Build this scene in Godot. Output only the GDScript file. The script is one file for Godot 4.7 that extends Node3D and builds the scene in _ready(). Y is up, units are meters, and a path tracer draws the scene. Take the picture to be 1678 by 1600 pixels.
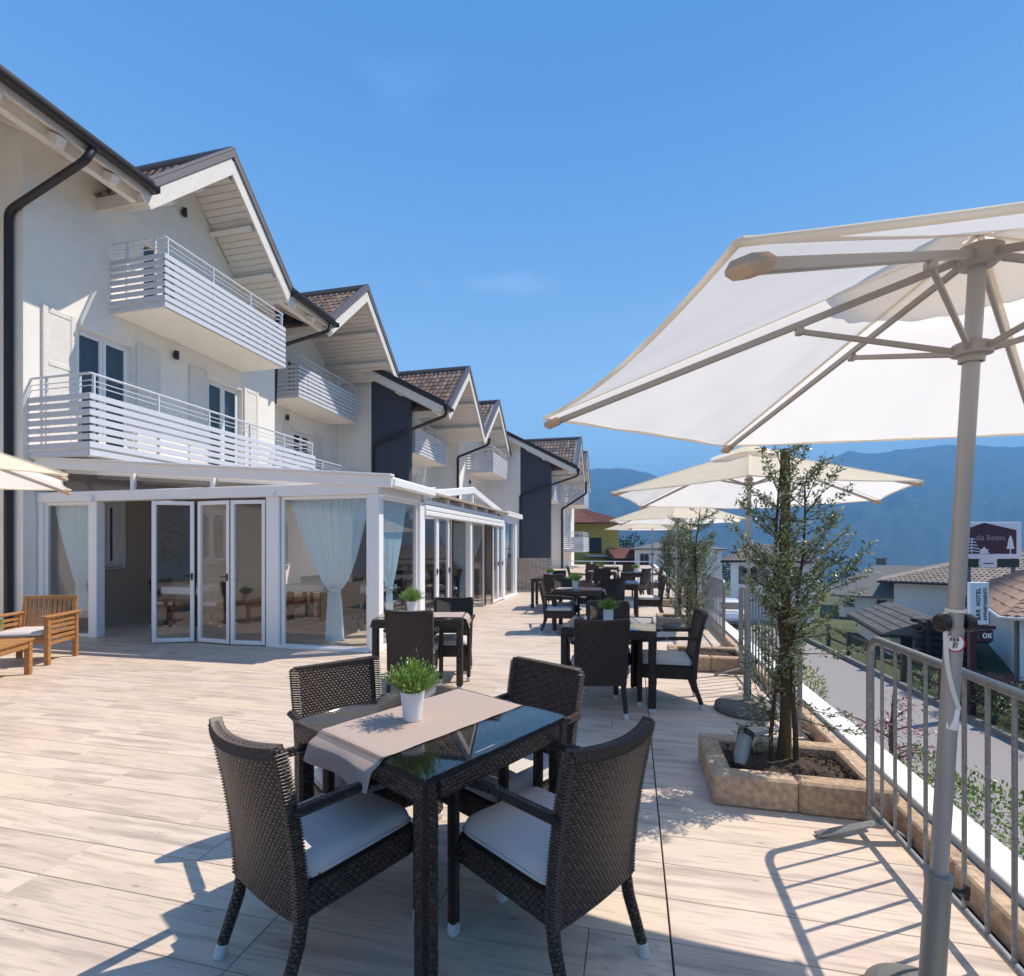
extends Node3D

const SIN := 0.23014
const COS := 0.97316
const SEED := 7

var M := {}
var names := {}
var boxes := {}
var rng := RandomNumberGenerator.new()


# Collects triangles; corners are given counter-clockwise as seen from outside.
class MB:
	var v := PackedVector3Array()
	var n := PackedVector3Array()
	var t := PackedVector2Array()
	var c := PackedColorArray()
	var ix := PackedInt32Array()
	var xf := Transform3D.IDENTITY
	var col := Color.WHITE
	var uo := Vector2.ZERO

	func q(a: Vector3, b: Vector3, d: Vector3, e: Vector3, u0 := Vector2.ZERO, u1 := Vector2(1, 0), u2 := Vector2(1, 1), u3 := Vector2(0, 1)) -> void:
		var p0 := xf * a
		var p1 := xf * b
		var p2 := xf * d
		var p3 := xf * e
		var nn := (p1 - p0).cross(p2 - p0)
		if nn.length_squared() < 1e-16:
			nn = (p2 - p0).cross(p3 - p0)
		nn = nn.normalized()
		var s := v.size()
		v.append(p0); v.append(p1); v.append(p2); v.append(p3)
		n.append(nn); n.append(nn); n.append(nn); n.append(nn)
		t.append(u0 + uo); t.append(u1 + uo); t.append(u2 + uo); t.append(u3 + uo)
		c.append(col); c.append(col); c.append(col); c.append(col)
		ix.append(s); ix.append(s + 2); ix.append(s + 1)
		ix.append(s); ix.append(s + 3); ix.append(s + 2)

	func tri(a: Vector3, b: Vector3, d: Vector3) -> void:
		var p0 := xf * a
		var p1 := xf * b
		var p2 := xf * d
		var nn := (p1 - p0).cross(p2 - p0).normalized()
		var s := v.size()
		v.append(p0); v.append(p1); v.append(p2)
		n.append(nn); n.append(nn); n.append(nn)
		t.append(uo); t.append(uo + Vector2(1, 0)); t.append(uo + Vector2(0, 1))
		c.append(col); c.append(col); c.append(col)
		ix.append(s); ix.append(s + 2); ix.append(s + 1)

	func box(ctr: Vector3, size: Vector3, bev := 0.0) -> void:
		var h := size * 0.5
		for a in 3:
			var b := (a + 1) % 3
			var k := (a + 2) % 3
			for s in [-1.0, 1.0]:
				var p := []
				var w := []
				for g in [[-1.0, -1.0], [1.0, -1.0], [1.0, 1.0], [-1.0, 1.0]]:
					var x := Vector3.ZERO
					x[a] = h[a] * s
					x[b] = (h[b] - bev) * g[0]
					x[k] = (h[k] - bev) * g[1]
					p.append(ctr + x)
					w.append(Vector2(x[b], x[k]) if size[b] >= size[k] else Vector2(x[k], x[b]))
				if s > 0:
					q(p[0], p[1], p[2], p[3], w[0], w[1], w[2], w[3])
				else:
					q(p[3], p[2], p[1], p[0], w[3], w[2], w[1], w[0])
			if bev > 0:
				for sb in [-1.0, 1.0]:
					for sk in [-1.0, 1.0]:
						var e := []
						for g in [[-1.0, 0], [1.0, 0], [1.0, 1], [-1.0, 1]]:
							var x := Vector3.ZERO
							x[a] = (h[a] - bev) * g[0]
							x[b] = (h[b] if g[1] == 0 else h[b] - bev) * sb
							x[k] = (h[k] - bev if g[1] == 0 else h[k]) * sk
							e.append(ctr + x)
						if sb * sk > 0:
							q(e[3], e[2], e[1], e[0])
						else:
							q(e[0], e[1], e[2], e[3])
		if bev > 0:
			for sx in [-1.0, 1.0]:
				for sy in [-1.0, 1.0]:
					for sz in [-1.0, 1.0]:
						var f := Vector3(sx, sy, sz)
						var i := h - Vector3.ONE * bev
						var x := ctr + Vector3(h.x, i.y, i.z) * f
						var y := ctr + Vector3(i.x, h.y, i.z) * f
						var z := ctr + Vector3(i.x, i.y, h.z) * f
						if sx * sy * sz > 0:
							tri(x, y, z)
						else:
							tri(z, y, x)

	# A box from a to b, w wide (across) and h high (along up).
	func bar(a: Vector3, b: Vector3, w: float, h: float, up := Vector3.UP, bev := 0.0) -> void:
		var z := (b - a)
		var l := z.length()
		z = z / l
		if absf(z.dot(up)) > 0.98:
			up = Vector3.RIGHT if absf(z.x) < 0.9 else Vector3.BACK
		var x := up.cross(z).normalized()
		var y := z.cross(x)
		var keep := xf
		xf = xf * Transform3D(Basis(x, y, z), (a + b) * 0.5)
		box(Vector3.ZERO, Vector3(w, h, l), bev)
		xf = keep

	func smooth(p: PackedVector3Array, u: PackedVector2Array, cols: int, rows: int, flip := false) -> void:
		var s := v.size()
		for j in rows:
			for i in cols:
				var a := p[j * cols + maxi(i - 1, 0)]
				var b := p[j * cols + mini(i + 1, cols - 1)]
				var d := p[maxi(j - 1, 0) * cols + i]
				var e := p[mini(j + 1, rows - 1) * cols + i]
				if cols > 3 and p[j * cols].is_equal_approx(p[j * cols + cols - 1]) and (i == 0 or i == cols - 1):
					a = p[j * cols + cols - 2]
					b = p[j * cols + 1]
				var nn := (b - a).cross(e - d).normalized()
				if flip:
					nn = -nn
				v.append(xf * p[j * cols + i])
				n.append((xf.basis * nn).normalized())
				t.append(u[j * cols + i] + uo)
				c.append(col)
		for j in rows - 1:
			for i in cols - 1:
				var k := s + j * cols + i
				if flip:
					ix.append_array(PackedInt32Array([k, k + 1, k + cols + 1, k, k + cols + 1, k + cols]))
				else:
					ix.append_array(PackedInt32Array([k, k + cols + 1, k + 1, k, k + cols, k + cols + 1]))

	func tube(pts: Array, r: Variant, sides := 8, caps := true) -> void:
		var m := pts.size()
		var p := PackedVector3Array()
		var u := PackedVector2Array()
		var x := Vector3.ZERO
		var run := 0.0
		for j in m:
			var d: Vector3 = (pts[mini(j + 1, m - 1)] - pts[maxi(j - 1, 0)]).normalized()
			if j == 0:
				x = d.cross(Vector3.UP if absf(d.y) < 0.9 else Vector3.RIGHT).normalized()
			else:
				x = (x - d * x.dot(d)).normalized()
				run += (pts[j] - pts[j - 1]).length()
			var y := d.cross(x)
			var rr: float = r[j] if r is Array else r
			for i in sides + 1:
				var a := TAU * i / sides
				p.append(pts[j] + (x * cos(a) + y * sin(a)) * rr)
				u.append(Vector2(TAU * rr * i / sides, run))
		smooth(p, u, sides + 1, m)
		if caps:
			for e in [0, m - 1]:
				var o: Vector3 = pts[e]
				for i in sides:
					var a := p[e * (sides + 1) + i]
					var b := p[e * (sides + 1) + i + 1]
					if e == 0:
						tri(o, b, a)
					else:
						tri(o, a, b)

	func lathe(prof: Array, sides := 20) -> void:
		for j in prof.size() - 1:
			var p := PackedVector3Array()
			var u := PackedVector2Array()
			for k in [j, j + 1]:
				for i in sides + 1:
					var a := -TAU * i / sides
					p.append(Vector3(cos(a) * prof[k].x, prof[k].y, sin(a) * prof[k].x))
					u.append(Vector2(TAU * i / sides * maxf(prof[j].x, prof[j + 1].x), prof[k].y))
			var s := v.size()
			smooth(p, u, sides + 1, 2)
			# a slanting ring keeps its own slope
			var dr: float = prof[j + 1].x - prof[j].x
			var dy: float = prof[j + 1].y - prof[j].y
			for k in 2:
				for i in sides + 1:
					var a := -TAU * i / sides
					n[s + k * (sides + 1) + i] = (xf.basis * Vector3(cos(a) * dy, -dr, sin(a) * dy)).normalized()

	func sheet(cols: int, rows: int, f: Callable, flip := false) -> void:
		var p := PackedVector3Array()
		var u := PackedVector2Array()
		for j in rows:
			for i in cols:
				var s := Vector2(float(i) / (cols - 1), float(j) / (rows - 1))
				p.append(f.call(s.x, s.y))
				u.append(s)
		smooth(p, u, cols, rows, flip)

	# A flat outline (counter-clockwise in x, y) drawn out from z0 to z1.
	func prism(poly: Array, z0: float, z1: float) -> void:
		var pp := PackedVector2Array(poly)
		var tr := Geometry2D.triangulate_polygon(pp)
		for i in range(0, tr.size(), 3):
			var a := pp[tr[i]]
			var b := pp[tr[i + 1]]
			var d := pp[tr[i + 2]]
			if (b - a).cross(d - a) < 0:
				var e := b
				b = d
				d = e
			tri(Vector3(a.x, a.y, z1), Vector3(b.x, b.y, z1), Vector3(d.x, d.y, z1))
			tri(Vector3(d.x, d.y, z0), Vector3(b.x, b.y, z0), Vector3(a.x, a.y, z0))
		for i in pp.size():
			var a := pp[i]
			var b := pp[(i + 1) % pp.size()]
			var l := (b - a).length()
			q(Vector3(a.x, a.y, z0), Vector3(b.x, b.y, z0), Vector3(b.x, b.y, z1), Vector3(a.x, a.y, z1), Vector2(0, z0), Vector2(l, z0), Vector2(l, z1), Vector2(0, z1))

	# One leaf: a folded diamond.
	func leaf(at: Vector3, dir: Vector3, side: Vector3, l: float, w: float) -> void:
		var m := at + dir * l * 0.5
		var up := dir.cross(side).normalized() * w * 0.25
		tri(at, m + side * w * 0.5 + up, at + dir * l)
		tri(at, at + dir * l, m - side * w * 0.5 + up)

	func mesh() -> ArrayMesh:
		var arr := []
		arr.resize(Mesh.ARRAY_MAX)
		arr[Mesh.ARRAY_VERTEX] = v
		arr[Mesh.ARRAY_NORMAL] = n
		arr[Mesh.ARRAY_TEX_UV] = t
		arr[Mesh.ARRAY_COLOR] = c
		arr[Mesh.ARRAY_INDEX] = ix
		var m := ArrayMesh.new()
		m.add_surface_from_arrays(Mesh.PRIMITIVE_TRIANGLES, arr)
		return m


func numbered(called: String) -> String:
	var k: int = names.get(called, -1) + 1
	names[called] = k
	return called if k == 0 else "%s_%03d" % [called, k]


func tag(o: Node, label: String, category: String, group := "") -> void:
	o.set_meta("label", label)
	o.set_meta("category", category)
	if group != "":
		o.set_meta("group", group)


func thing(called: String, label: String, category: String, at := Vector3.ZERO, turn := 0.0, group := "") -> Node3D:
	var o := Node3D.new()
	o.name = numbered(called)
	add_child(o, true)
	o.position = at
	o.rotation.y = turn
	tag(o, label, category, group)
	return o


# A named mesh under its parent, placed in world coordinates.
func put(called: String, what: Variant, m: Material, parent: Node3D = self, at := Transform3D.IDENTITY) -> MeshInstance3D:
	var o := MeshInstance3D.new()
	o.mesh = what.mesh() if what is MB else what
	o.material_override = m
	o.name = numbered(called) if parent == self else called
	parent.add_child(o, true)
	o.transform = at if parent == self else parent.global_transform.affine_inverse() * at
	return o


func structure(called: String, what: Variant, m: Material) -> MeshInstance3D:
	var o := put(called, what, m)
	o.set_meta("kind", "structure")
	return o


func stuff(o: Node) -> Node:
	o.set_meta("kind", "stuff")
	return o


# A box as a part; boxes of one size share a mesh.
func pbox(called: String, parent: Node3D, ctr: Vector3, size: Vector3, m: Material, bev := 0.0, turn := Basis.IDENTITY) -> MeshInstance3D:
	var key := [size, bev]
	if not boxes.has(key):
		var b := MB.new()
		b.box(Vector3.ZERO, size, bev)
		boxes[key] = b.mesh()
	return put(called, boxes[key], m, parent, Transform3D(turn, ctr))


func copy(src: Node3D, at: Vector3, turn: float, label: String) -> Node3D:
	var r: Node3D = src.duplicate()
	r.name = numbered(String(src.name).trim_suffix("_" + String(src.name).get_slice("_", String(src.name).get_slice_count("_") - 1)) if String(src.name).right(3).is_valid_int() else String(src.name))
	add_child(r, true)
	r.position = at
	r.rotation = Vector3(0, turn, 0)
	r.set_meta("label", label)
	return r


func lin(r: float, g: float, b: float) -> Color:
	return Color(r, g, b).linear_to_srgb()


func mat(r: float, g: float, b: float, rough := 0.8, metal := 0.0) -> StandardMaterial3D:
	var m := StandardMaterial3D.new()
	m.albedo_color = lin(r, g, b)
	m.roughness = rough
	m.metallic = metal
	return m


func tex(m: StandardMaterial3D, im: Image, scale := 1.0, triplanar := true) -> StandardMaterial3D:
	m.albedo_texture = ImageTexture.create_from_image(im) if not boxes.has(im) else boxes[im]
	boxes[im] = m.albedo_texture
	m.uv1_triplanar = triplanar
	m.uv1_world_triplanar = triplanar
	m.uv1_scale = Vector3.ONE * scale
	return m


func relief(m: StandardMaterial3D, im: Image, cm: float) -> StandardMaterial3D:
	m.heightmap_enabled = true
	m.heightmap_texture = ImageTexture.create_from_image(im) if not boxes.has(im) else boxes[im]
	boxes[im] = m.heightmap_texture
	m.heightmap_scale = cm
	return m


func noise(seed_: int, freq: float, octaves := 4) -> FastNoiseLite:
	var f := FastNoiseLite.new()
	f.seed = seed_
	f.frequency = freq
	f.fractal_octaves = octaves
	f.noise_type = FastNoiseLite.TYPE_SIMPLEX_SMOOTH
	return f


# Grey mottling between lo and 1.
func mottle(seed_: int, freq: float, lo: float, size := 512, octaves := 5) -> Image:
	var src := noise(seed_, freq, octaves).get_seamless_image(size, size).get_data()
	var out := PackedByteArray()
	out.resize(size * size * 3)
	for i in size * size:
		var g := int(255.0 * lerpf(lo, 1.0, src[i] / 255.0))
		out[i * 3] = g
		out[i * 3 + 1] = g
		out[i * 3 + 2] = g
	return Image.create_from_data(size, size, false, Image.FORMAT_RGB8, out)


# Streaks along x: noise made narrow, then stretched.
func streaks(seed_: int, w: int, h: int, stretch: int, freq: float, octaves := 4) -> PackedByteArray:
	var im := noise(seed_, freq, octaves).get_image(w / stretch, h)
	im.resize(w, h, Image.INTERPOLATE_CUBIC)
	im.convert(Image.FORMAT_L8)
	return im.get_data()


func plank_image() -> Image:
	var w := 2048
	var h := 512
	var fine := streaks(3, w, h, 16, 0.11, 4)
	var wide := streaks(4, w, h, 10, 0.02, 3)
	var patch := streaks(5, w, h, 4, 0.012, 3)
	var thin := streaks(9, w, h, 32, 0.3, 2)
	var out := PackedByteArray()
	out.resize(w * h * 3)
	for i in w * h:
		var f := fine[i] / 255.0
		var a := wide[i] / 255.0
		var p := patch[i] / 255.0
		var s := smoothstep(0.58, 0.85, f) * 0.10 + smoothstep(0.56, 0.85, a) * 0.12 + (thin[i] / 255.0 - 0.5) * 0.05
		var g := smoothstep(0.5, 0.75, p)
		var k := 1.0 - s
		out[i * 3] = int(clampf(k * lerpf(0.83, 0.785, g), 0, 1) * 255)
		out[i * 3 + 1] = int(clampf(k * lerpf(0.76, 0.715, g), 0, 1) * 255)
		out[i * 3 + 2] = int(clampf(k * lerpf(0.695, 0.66, g), 0, 1) * 255)
	# a few knots
	var im := Image.create_from_data(w, h, false, Image.FORMAT_RGB8, out)
	var r := RandomNumberGenerator.new()
	r.seed = 21
	for k in 26:
		var cx := r.randi_range(20, w - 20)
		var cy := r.randi_range(12, h - 12)
		var rx := r.randf_range(5, 13)
		var ry := rx * r.randf_range(0.3, 0.5)
		for y in range(-10, 11):
			for x in range(-16, 17):
				var d := Vector2(x / rx, y / ry).length()
				if d < 1.0:
					var px := clampi(cx + x, 0, w - 1)
					var py := clampi(cy + y, 0, h - 1)
					im.set_pixel(px, py, im.get_pixel(px, py) * lerpf(0.72, 1.0, d))
	return im


func timber_image(seed_: int, lo := 0.62) -> Image:
	var w := 512
	var h := 256
	var fine := streaks(seed_, w, h, 8, 0.12, 4)
	var wide := streaks(seed_ + 1, w, h, 8, 0.03, 2)
	var out := PackedByteArray()
	out.resize(w * h * 3)
	for i in w * h:
		var k := lo + (1.0 - lo) * (fine[i] * 0.6 + wide[i] * 0.4) / 255.0
		out[i * 3] = int(k * 255)
		out[i * 3 + 1] = int(k * 252)
		out[i * 3 + 2] = int(k * 246)
	return Image.create_from_data(w, h, false, Image.FORMAT_RGB8, out)


# Woven strands: [colour, height]. One tile is four strands by four.
func weave_images() -> Array:
	var s := 128
	var hi := PackedByteArray()
	var co := PackedByteArray()
	hi.resize(s * s)
	co.resize(s * s * 3)
	for y in s:
		for x in s:
			var row := y / 16
			var fx := fposmod(x / 32.0 + (0.5 if row % 2 else 0.0), 1.0)
			var fy := fposmod(y / 16.0, 1.0)
			var bx := sqrt(maxf(0.0, 1.0 - pow(fx * 2 - 1, 2) * 1.05))
			var by := sqrt(maxf(0.0, 1.0 - pow(fy * 2 - 1, 2) * 1.1))
			var hgt := bx * (0.35 + 0.65 * by) if by > 0.05 else 0.0
			hi[y * s + x] = int(hgt * 255)
			var strand := 0.82 + 0.18 * sin(row * 2.4 + floorf(x / 32.0 + (0.5 if row % 2 else 0.0)) * 1.7)
			var k := (0.25 + 0.75 * smoothstep(0.05, 0.5, hgt)) * strand
			for j in 3:
				co[(y * s + x) * 3 + j] = int(k * 255)
	return [Image.create_from_data(s, s, false, Image.FORMAT_RGB8, co), Image.create_from_data(s, s, false, Image.FORMAT_L8, hi)]


func materials() -> void:
	var soft := mottle(11, 0.012, 0.97)
	var grit := mottle(12, 0.09, 0.55)
	var blotch := mottle(13, 0.02, 0.68)
	var grain := mottle(14, 0.2, 0.7, 256, 3)
	M.plank = tex(mat(1, 1, 1, 0.55), plank_image(), 1.0, false)
	M.plank.uv1_scale = Vector3(0.2, 1.0, 1)
	M.plank.vertex_color_use_as_albedo = true
	M.plank.metallic_specular = 0.35
	M.grout = tex(mat(0.09, 0.08, 0.075, 0.95), grain, 2.0)
	var wv := weave_images()
	M.wicker = relief(tex(mat(0.088, 0.058, 0.043, 0.45), wv[0], 1.0, false), wv[1], 0.9)
	M.wicker.uv1_scale = Vector3(11, 9, 1)
	M.wrap = mat(0.06, 0.042, 0.034, 0.42)
	M.frame_dark = mat(0.02, 0.016, 0.015, 0.5)
	M.cap = mat(0.62, 0.61, 0.6, 0.5)
	M.cushion = relief(tex(mat(0.88, 0.82, 0.79, 0.95), grain, 9.0), grain, 0.08)
	M.cushion.rim_enabled = true
	M.cushion.rim = 0.2
	M.runner = relief(tex(mat(0.60, 0.465, 0.40, 0.95), grain, 12.0), grain, 0.06)
	M.glass = mat(1, 1, 1, 0.02)
	M.glass.albedo_color = Color(0.05, 0.07, 0.07, 0.05)
	M.glass.transparency = BaseMaterial3D.TRANSPARENCY_ALPHA
	M.tint = mat(1, 1, 1, 0.02)
	M.tint.albedo_color = Color(0.10, 0.12, 0.12, 0.3)
	M.tint.transparency = BaseMaterial3D.TRANSPARENCY_ALPHA
	M.pot = mat(0.78, 0.77, 0.76, 0.35)
	M.soil = relief(tex(mat(0.13, 0.09, 0.06, 0.95), grit, 2.5), grit, 3.0)
	M.stone = relief(tex(mat(0.70, 0.50, 0.34, 0.92), blotch, 1.6), grit, 0.5)
	M.stone_dark = relief(tex(mat(0.62, 0.43, 0.28, 0.92), blotch, 1.9), grit, 0.5)
	M.granite = relief(tex(mat(0.36, 0.35, 0.33, 0.9), mottle(15, 0.35, 0.35, 256, 2), 3.0), grit, 0.3)
	M.stucco = relief(tex(mat(0.88, 0.84, 0.765, 0.95), soft, 0.35), grain, 0.06)
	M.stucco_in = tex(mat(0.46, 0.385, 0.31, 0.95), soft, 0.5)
	M.navy = relief(tex(mat(0.055, 0.062, 0.085, 0.9), soft, 0.4), grain, 0.1)
	M.white = mat(0.84, 0.83, 0.82, 0.45)
	M.white_wood = tex(mat(0.82, 0.795, 0.775, 0.7), timber_image(31, 0.9), 1.0)
	M.steel = mat(0.60, 0.625, 0.68, 0.42)
	M.galv = tex(mat(0.4, 0.4, 0.39, 0.42, 0.55), mottle(16, 0.05, 0.75, 256), 3.0)
	M.gutter = mat(0.026, 0.019, 0.018, 0.4, 0.2)
	M.brown = mat(0.03, 0.018, 0.018, 0.6)
	M.verge = mat(0.16, 0.14, 0.145, 0.5, 0.2)
	M.tile = tex(mat(1, 1, 1, 0.85), grit, 0.8)
	M.tile.vertex_color_use_as_albedo = true
	M.pane = mat(1, 1, 1, 0.03)
	M.pane.albedo_color = Color(0.02, 0.03, 0.04, 0.25)
	M.pane.transparency = BaseMaterial3D.TRANSPARENCY_ALPHA
	M.drape = tex(mat(0.13, 0.16, 0.19, 0.95), soft, 1.0)
	M.sheer = mat(0.60, 0.82, 0.91, 0.95)
	M.sheer.albedo_color.a = 0.9
	M.sheer.transparency = BaseMaterial3D.TRANSPARENCY_ALPHA
	M.sheer.backlight_enabled = true
	M.sheer.backlight = Color(0.7, 0.7, 0.7)
	M.canopy = mat(0.93, 0.79, 0.56, 0.95)
	M.canopy.backlight_enabled = true
	M.canopy.backlight = Color(0.96, 0.96, 0.96)
	M.pocket = mat(0.55, 0.40, 0.28, 0.9)
	M.pole = mat(0.38, 0.365, 0.35, 0.42, 0.35)
	M.rib = mat(0.36, 0.325, 0.29, 0.45, 0.3)
	M.black = mat(0.012, 0.012, 0.013, 0.4)
	M.sleeve = mat(0.26, 0.27, 0.245, 0.45, 0.35)
	M.strap = mat(0.72, 0.7, 0.64, 0.8)
	M.paper = mat(0.85, 0.85, 0.86, 0.5)
	M.red = mat(0.45, 0.03, 0.03, 0.5)
	M.maroon = mat(0.065, 0.004, 0.012, 0.5)
	M.teak = tex(mat(0.60, 0.29, 0.10, 0.6), timber_image(41), 1.6)
	M.bark = relief(tex(mat(0.115, 0.085, 0.05, 0.95), blotch, 5.0), grit, 1.0)
	M.stake = tex(mat(0.30, 0.21, 0.08, 0.9), timber_image(51), 2.0)
	M.leaf = mat(1, 1, 1, 0.38)
	M.leaf.vertex_color_use_as_albedo = true
	M.leaf.backlight_enabled = true
	M.leaf.backlight = Color(0.5, 0.5, 0.4)
	M.street = relief(tex(mat(0.52, 0.47, 0.45, 0.9), mottle(17, 0.22, 0.5, 512, 2), 0.5), grit, 1.5)
	M.kerb = tex(mat(0.5, 0.49, 0.47, 0.9), soft, 1.0)
	M.lime = tex(mat(0.78, 0.77, 0.75, 0.85), soft, 0.8)
	M.lead = tex(mat(0.24, 0.235, 0.23, 0.6, 0.2), blotch, 1.0)
	M.grass = relief(tex(mat(0.13, 0.17, 0.05, 0.95), grit, 1.2), grit, 6.0)
	M.field = tex(mat(0.10, 0.13, 0.05, 0.95), blotch, 0.02)
	M.forest = tex(mat(0.085, 0.115, 0.065, 1.0), mottle(18, 0.02, 0.12, 512, 7), 0.0028)
	M.log = tex(mat(0.03, 0.022, 0.02, 0.9), timber_image(61), 1.5)
	M.hut = tex(mat(0.12, 0.08, 0.06, 0.9), timber_image(62), 1.0)
	M.grey_wall = tex(mat(0.78, 0.76, 0.74, 0.95), soft, 0.4)
	M.shade_wall = tex(mat(0.86, 0.86, 0.85, 0.95), soft, 0.4)
	M.yellow = tex(mat(0.68, 0.51, 0.10, 0.95), soft, 0.4)
	M.slate = tex(mat(0.25, 0.24, 0.235, 0.9), grit, 0.6)
	M.panel = tex(mat(0.62, 0.55, 0.50, 0.8), timber_image(71), 1.0)
	M.blue_wall = mat(0.30, 0.33, 0.47, 0.8)
	M.car = mat(0.62, 0.66, 0.7, 0.25)
	M.car.clearcoat_enabled = true
	M.rubber = mat(0.02, 0.02, 0.02, 0.8)


func _ready() -> void:
	rng.seed = SEED
	# camera: level, turned 13.3 degrees from the terrace's own direction, the lens shifted up
	var cam := Camera3D.new()
	cam.name = "camera"
	add_child(cam)
	cam.position = Vector3(0, 1.52, 0)
	cam.rotation.y = atan(197.0 / 833.0)
	cam.projection = Camera3D.PROJECTION_FRUSTUM
	cam.near = 0.05
	cam.far = 9000.0
	cam.size = 0.05 * 1600.0 / 833.0
	cam.frustum_offset = Vector2(0, 0.05 * 95.0 / 833.0)
	cam.current = true
	# sky and air
	var sky := ProceduralSkyMaterial.new()
	sky.sky_top_color = Color(0.25, 0.465, 0.71)
	sky.sky_horizon_color = lin(0.62, 0.98, 1.27)
	sky.sky_curve = 0.2
	sky.ground_bottom_color = Color(0.25, 0.27, 0.22)
	sky.ground_horizon_color = Color(0.5, 0.6, 0.68)
	sky.sun_angle_max = 4.0
	sky.sun_curve = 0.1
	sky.sky_cover = ImageTexture.create_from_image(wisps())
	sky.sky_cover_modulate = Color(1, 1, 1, 1)
	var env := Environment.new()
	env.background_mode = Environment.BG_SKY
	env.sky = Sky.new()
	env.sky.sky_material = sky
	env.background_energy_multiplier = 1.0
	env.tonemap_mode = Environment.TONE_MAPPER_LINEAR
	env.tonemap_exposure = 1.68
	env.fog_enabled = true
	env.fog_light_color = Color(0.50, 0.77, 1.0)
	env.fog_density = 0.0009
	env.sdfgi_enabled = true
	env.ssao_enabled = true
	env.ssil_enabled = true
	var we := WorldEnvironment.new()
	we.name = "world_environment"
	we.environment = env
	add_child(we)
	var sun := DirectionalLight3D.new()
	sun.name = "sun"
	add_child(sun)
	sun.look_at_from_position(Vector3(0.483, 0.824, -0.296) * 10.0, Vector3.ZERO)
	sun.light_energy = 1.32
	sun.light_color = Color(1.0, 0.955, 0.89)
	sun.light_angular_distance = 0.5
	sun.shadow_enabled = true

	materials()
	ground()
	houses()
	conservatory()
	terrace_edge()
	furniture()
	umbrellas()
	planting()
	far_houses()
	street_side()
	mountains()


# Thin high cloud, barely there: a sky picture with white streaks in its alpha.
func wisps() -> Image:
	var w := 1024
	var h := 512
	var im := Image.create_empty(w, h, false, Image.FORMAT_RGBA8)
	var a := noise(71, 2.6, 5)
	var b := noise(72, 0.9, 3)
	for y in range(90, 246):
		var up := PI * (0.5 - (y + 0.5) / h)
		for x in w:
			var az := TAU * x / w
			var p := Vector3(cos(az) * cos(up), sin(up) * 3.2, sin(az) * cos(up))
			var k := smoothstep(0.12, 0.65, a.get_noise_3d(p.x * 1.1, p.y * 1.6, p.z * 1.1)) * smoothstep(0.0, 0.5, b.get_noise_3dv(p) + 0.12)
			k *= smoothstep(0.0, 0.25, 1.35 - up) * 0.06
			im.set_pixel(x, y, Color(1, 1, 1, clampf(k, 0, 1)))
	return im


# Where the sight line through a pixel of the photograph meets a height.
func spot(px: float, py: float, y := 0.0) -> Vector3:
	var d := 833.0 * (1.52 - y) / (py - 895.0)
	var l := (px - 839.0) / 833.0 * d
	return Vector3(-SIN * d + COS * l, y, -COS * d - SIN * l)


# A point at a depth d along the camera's axis and l to its side.
func from_camera(d: float, l: float, y: float) -> Vector3:
	return Vector3(-SIN * d + COS * l, y, -COS * d - SIN * l)


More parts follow.
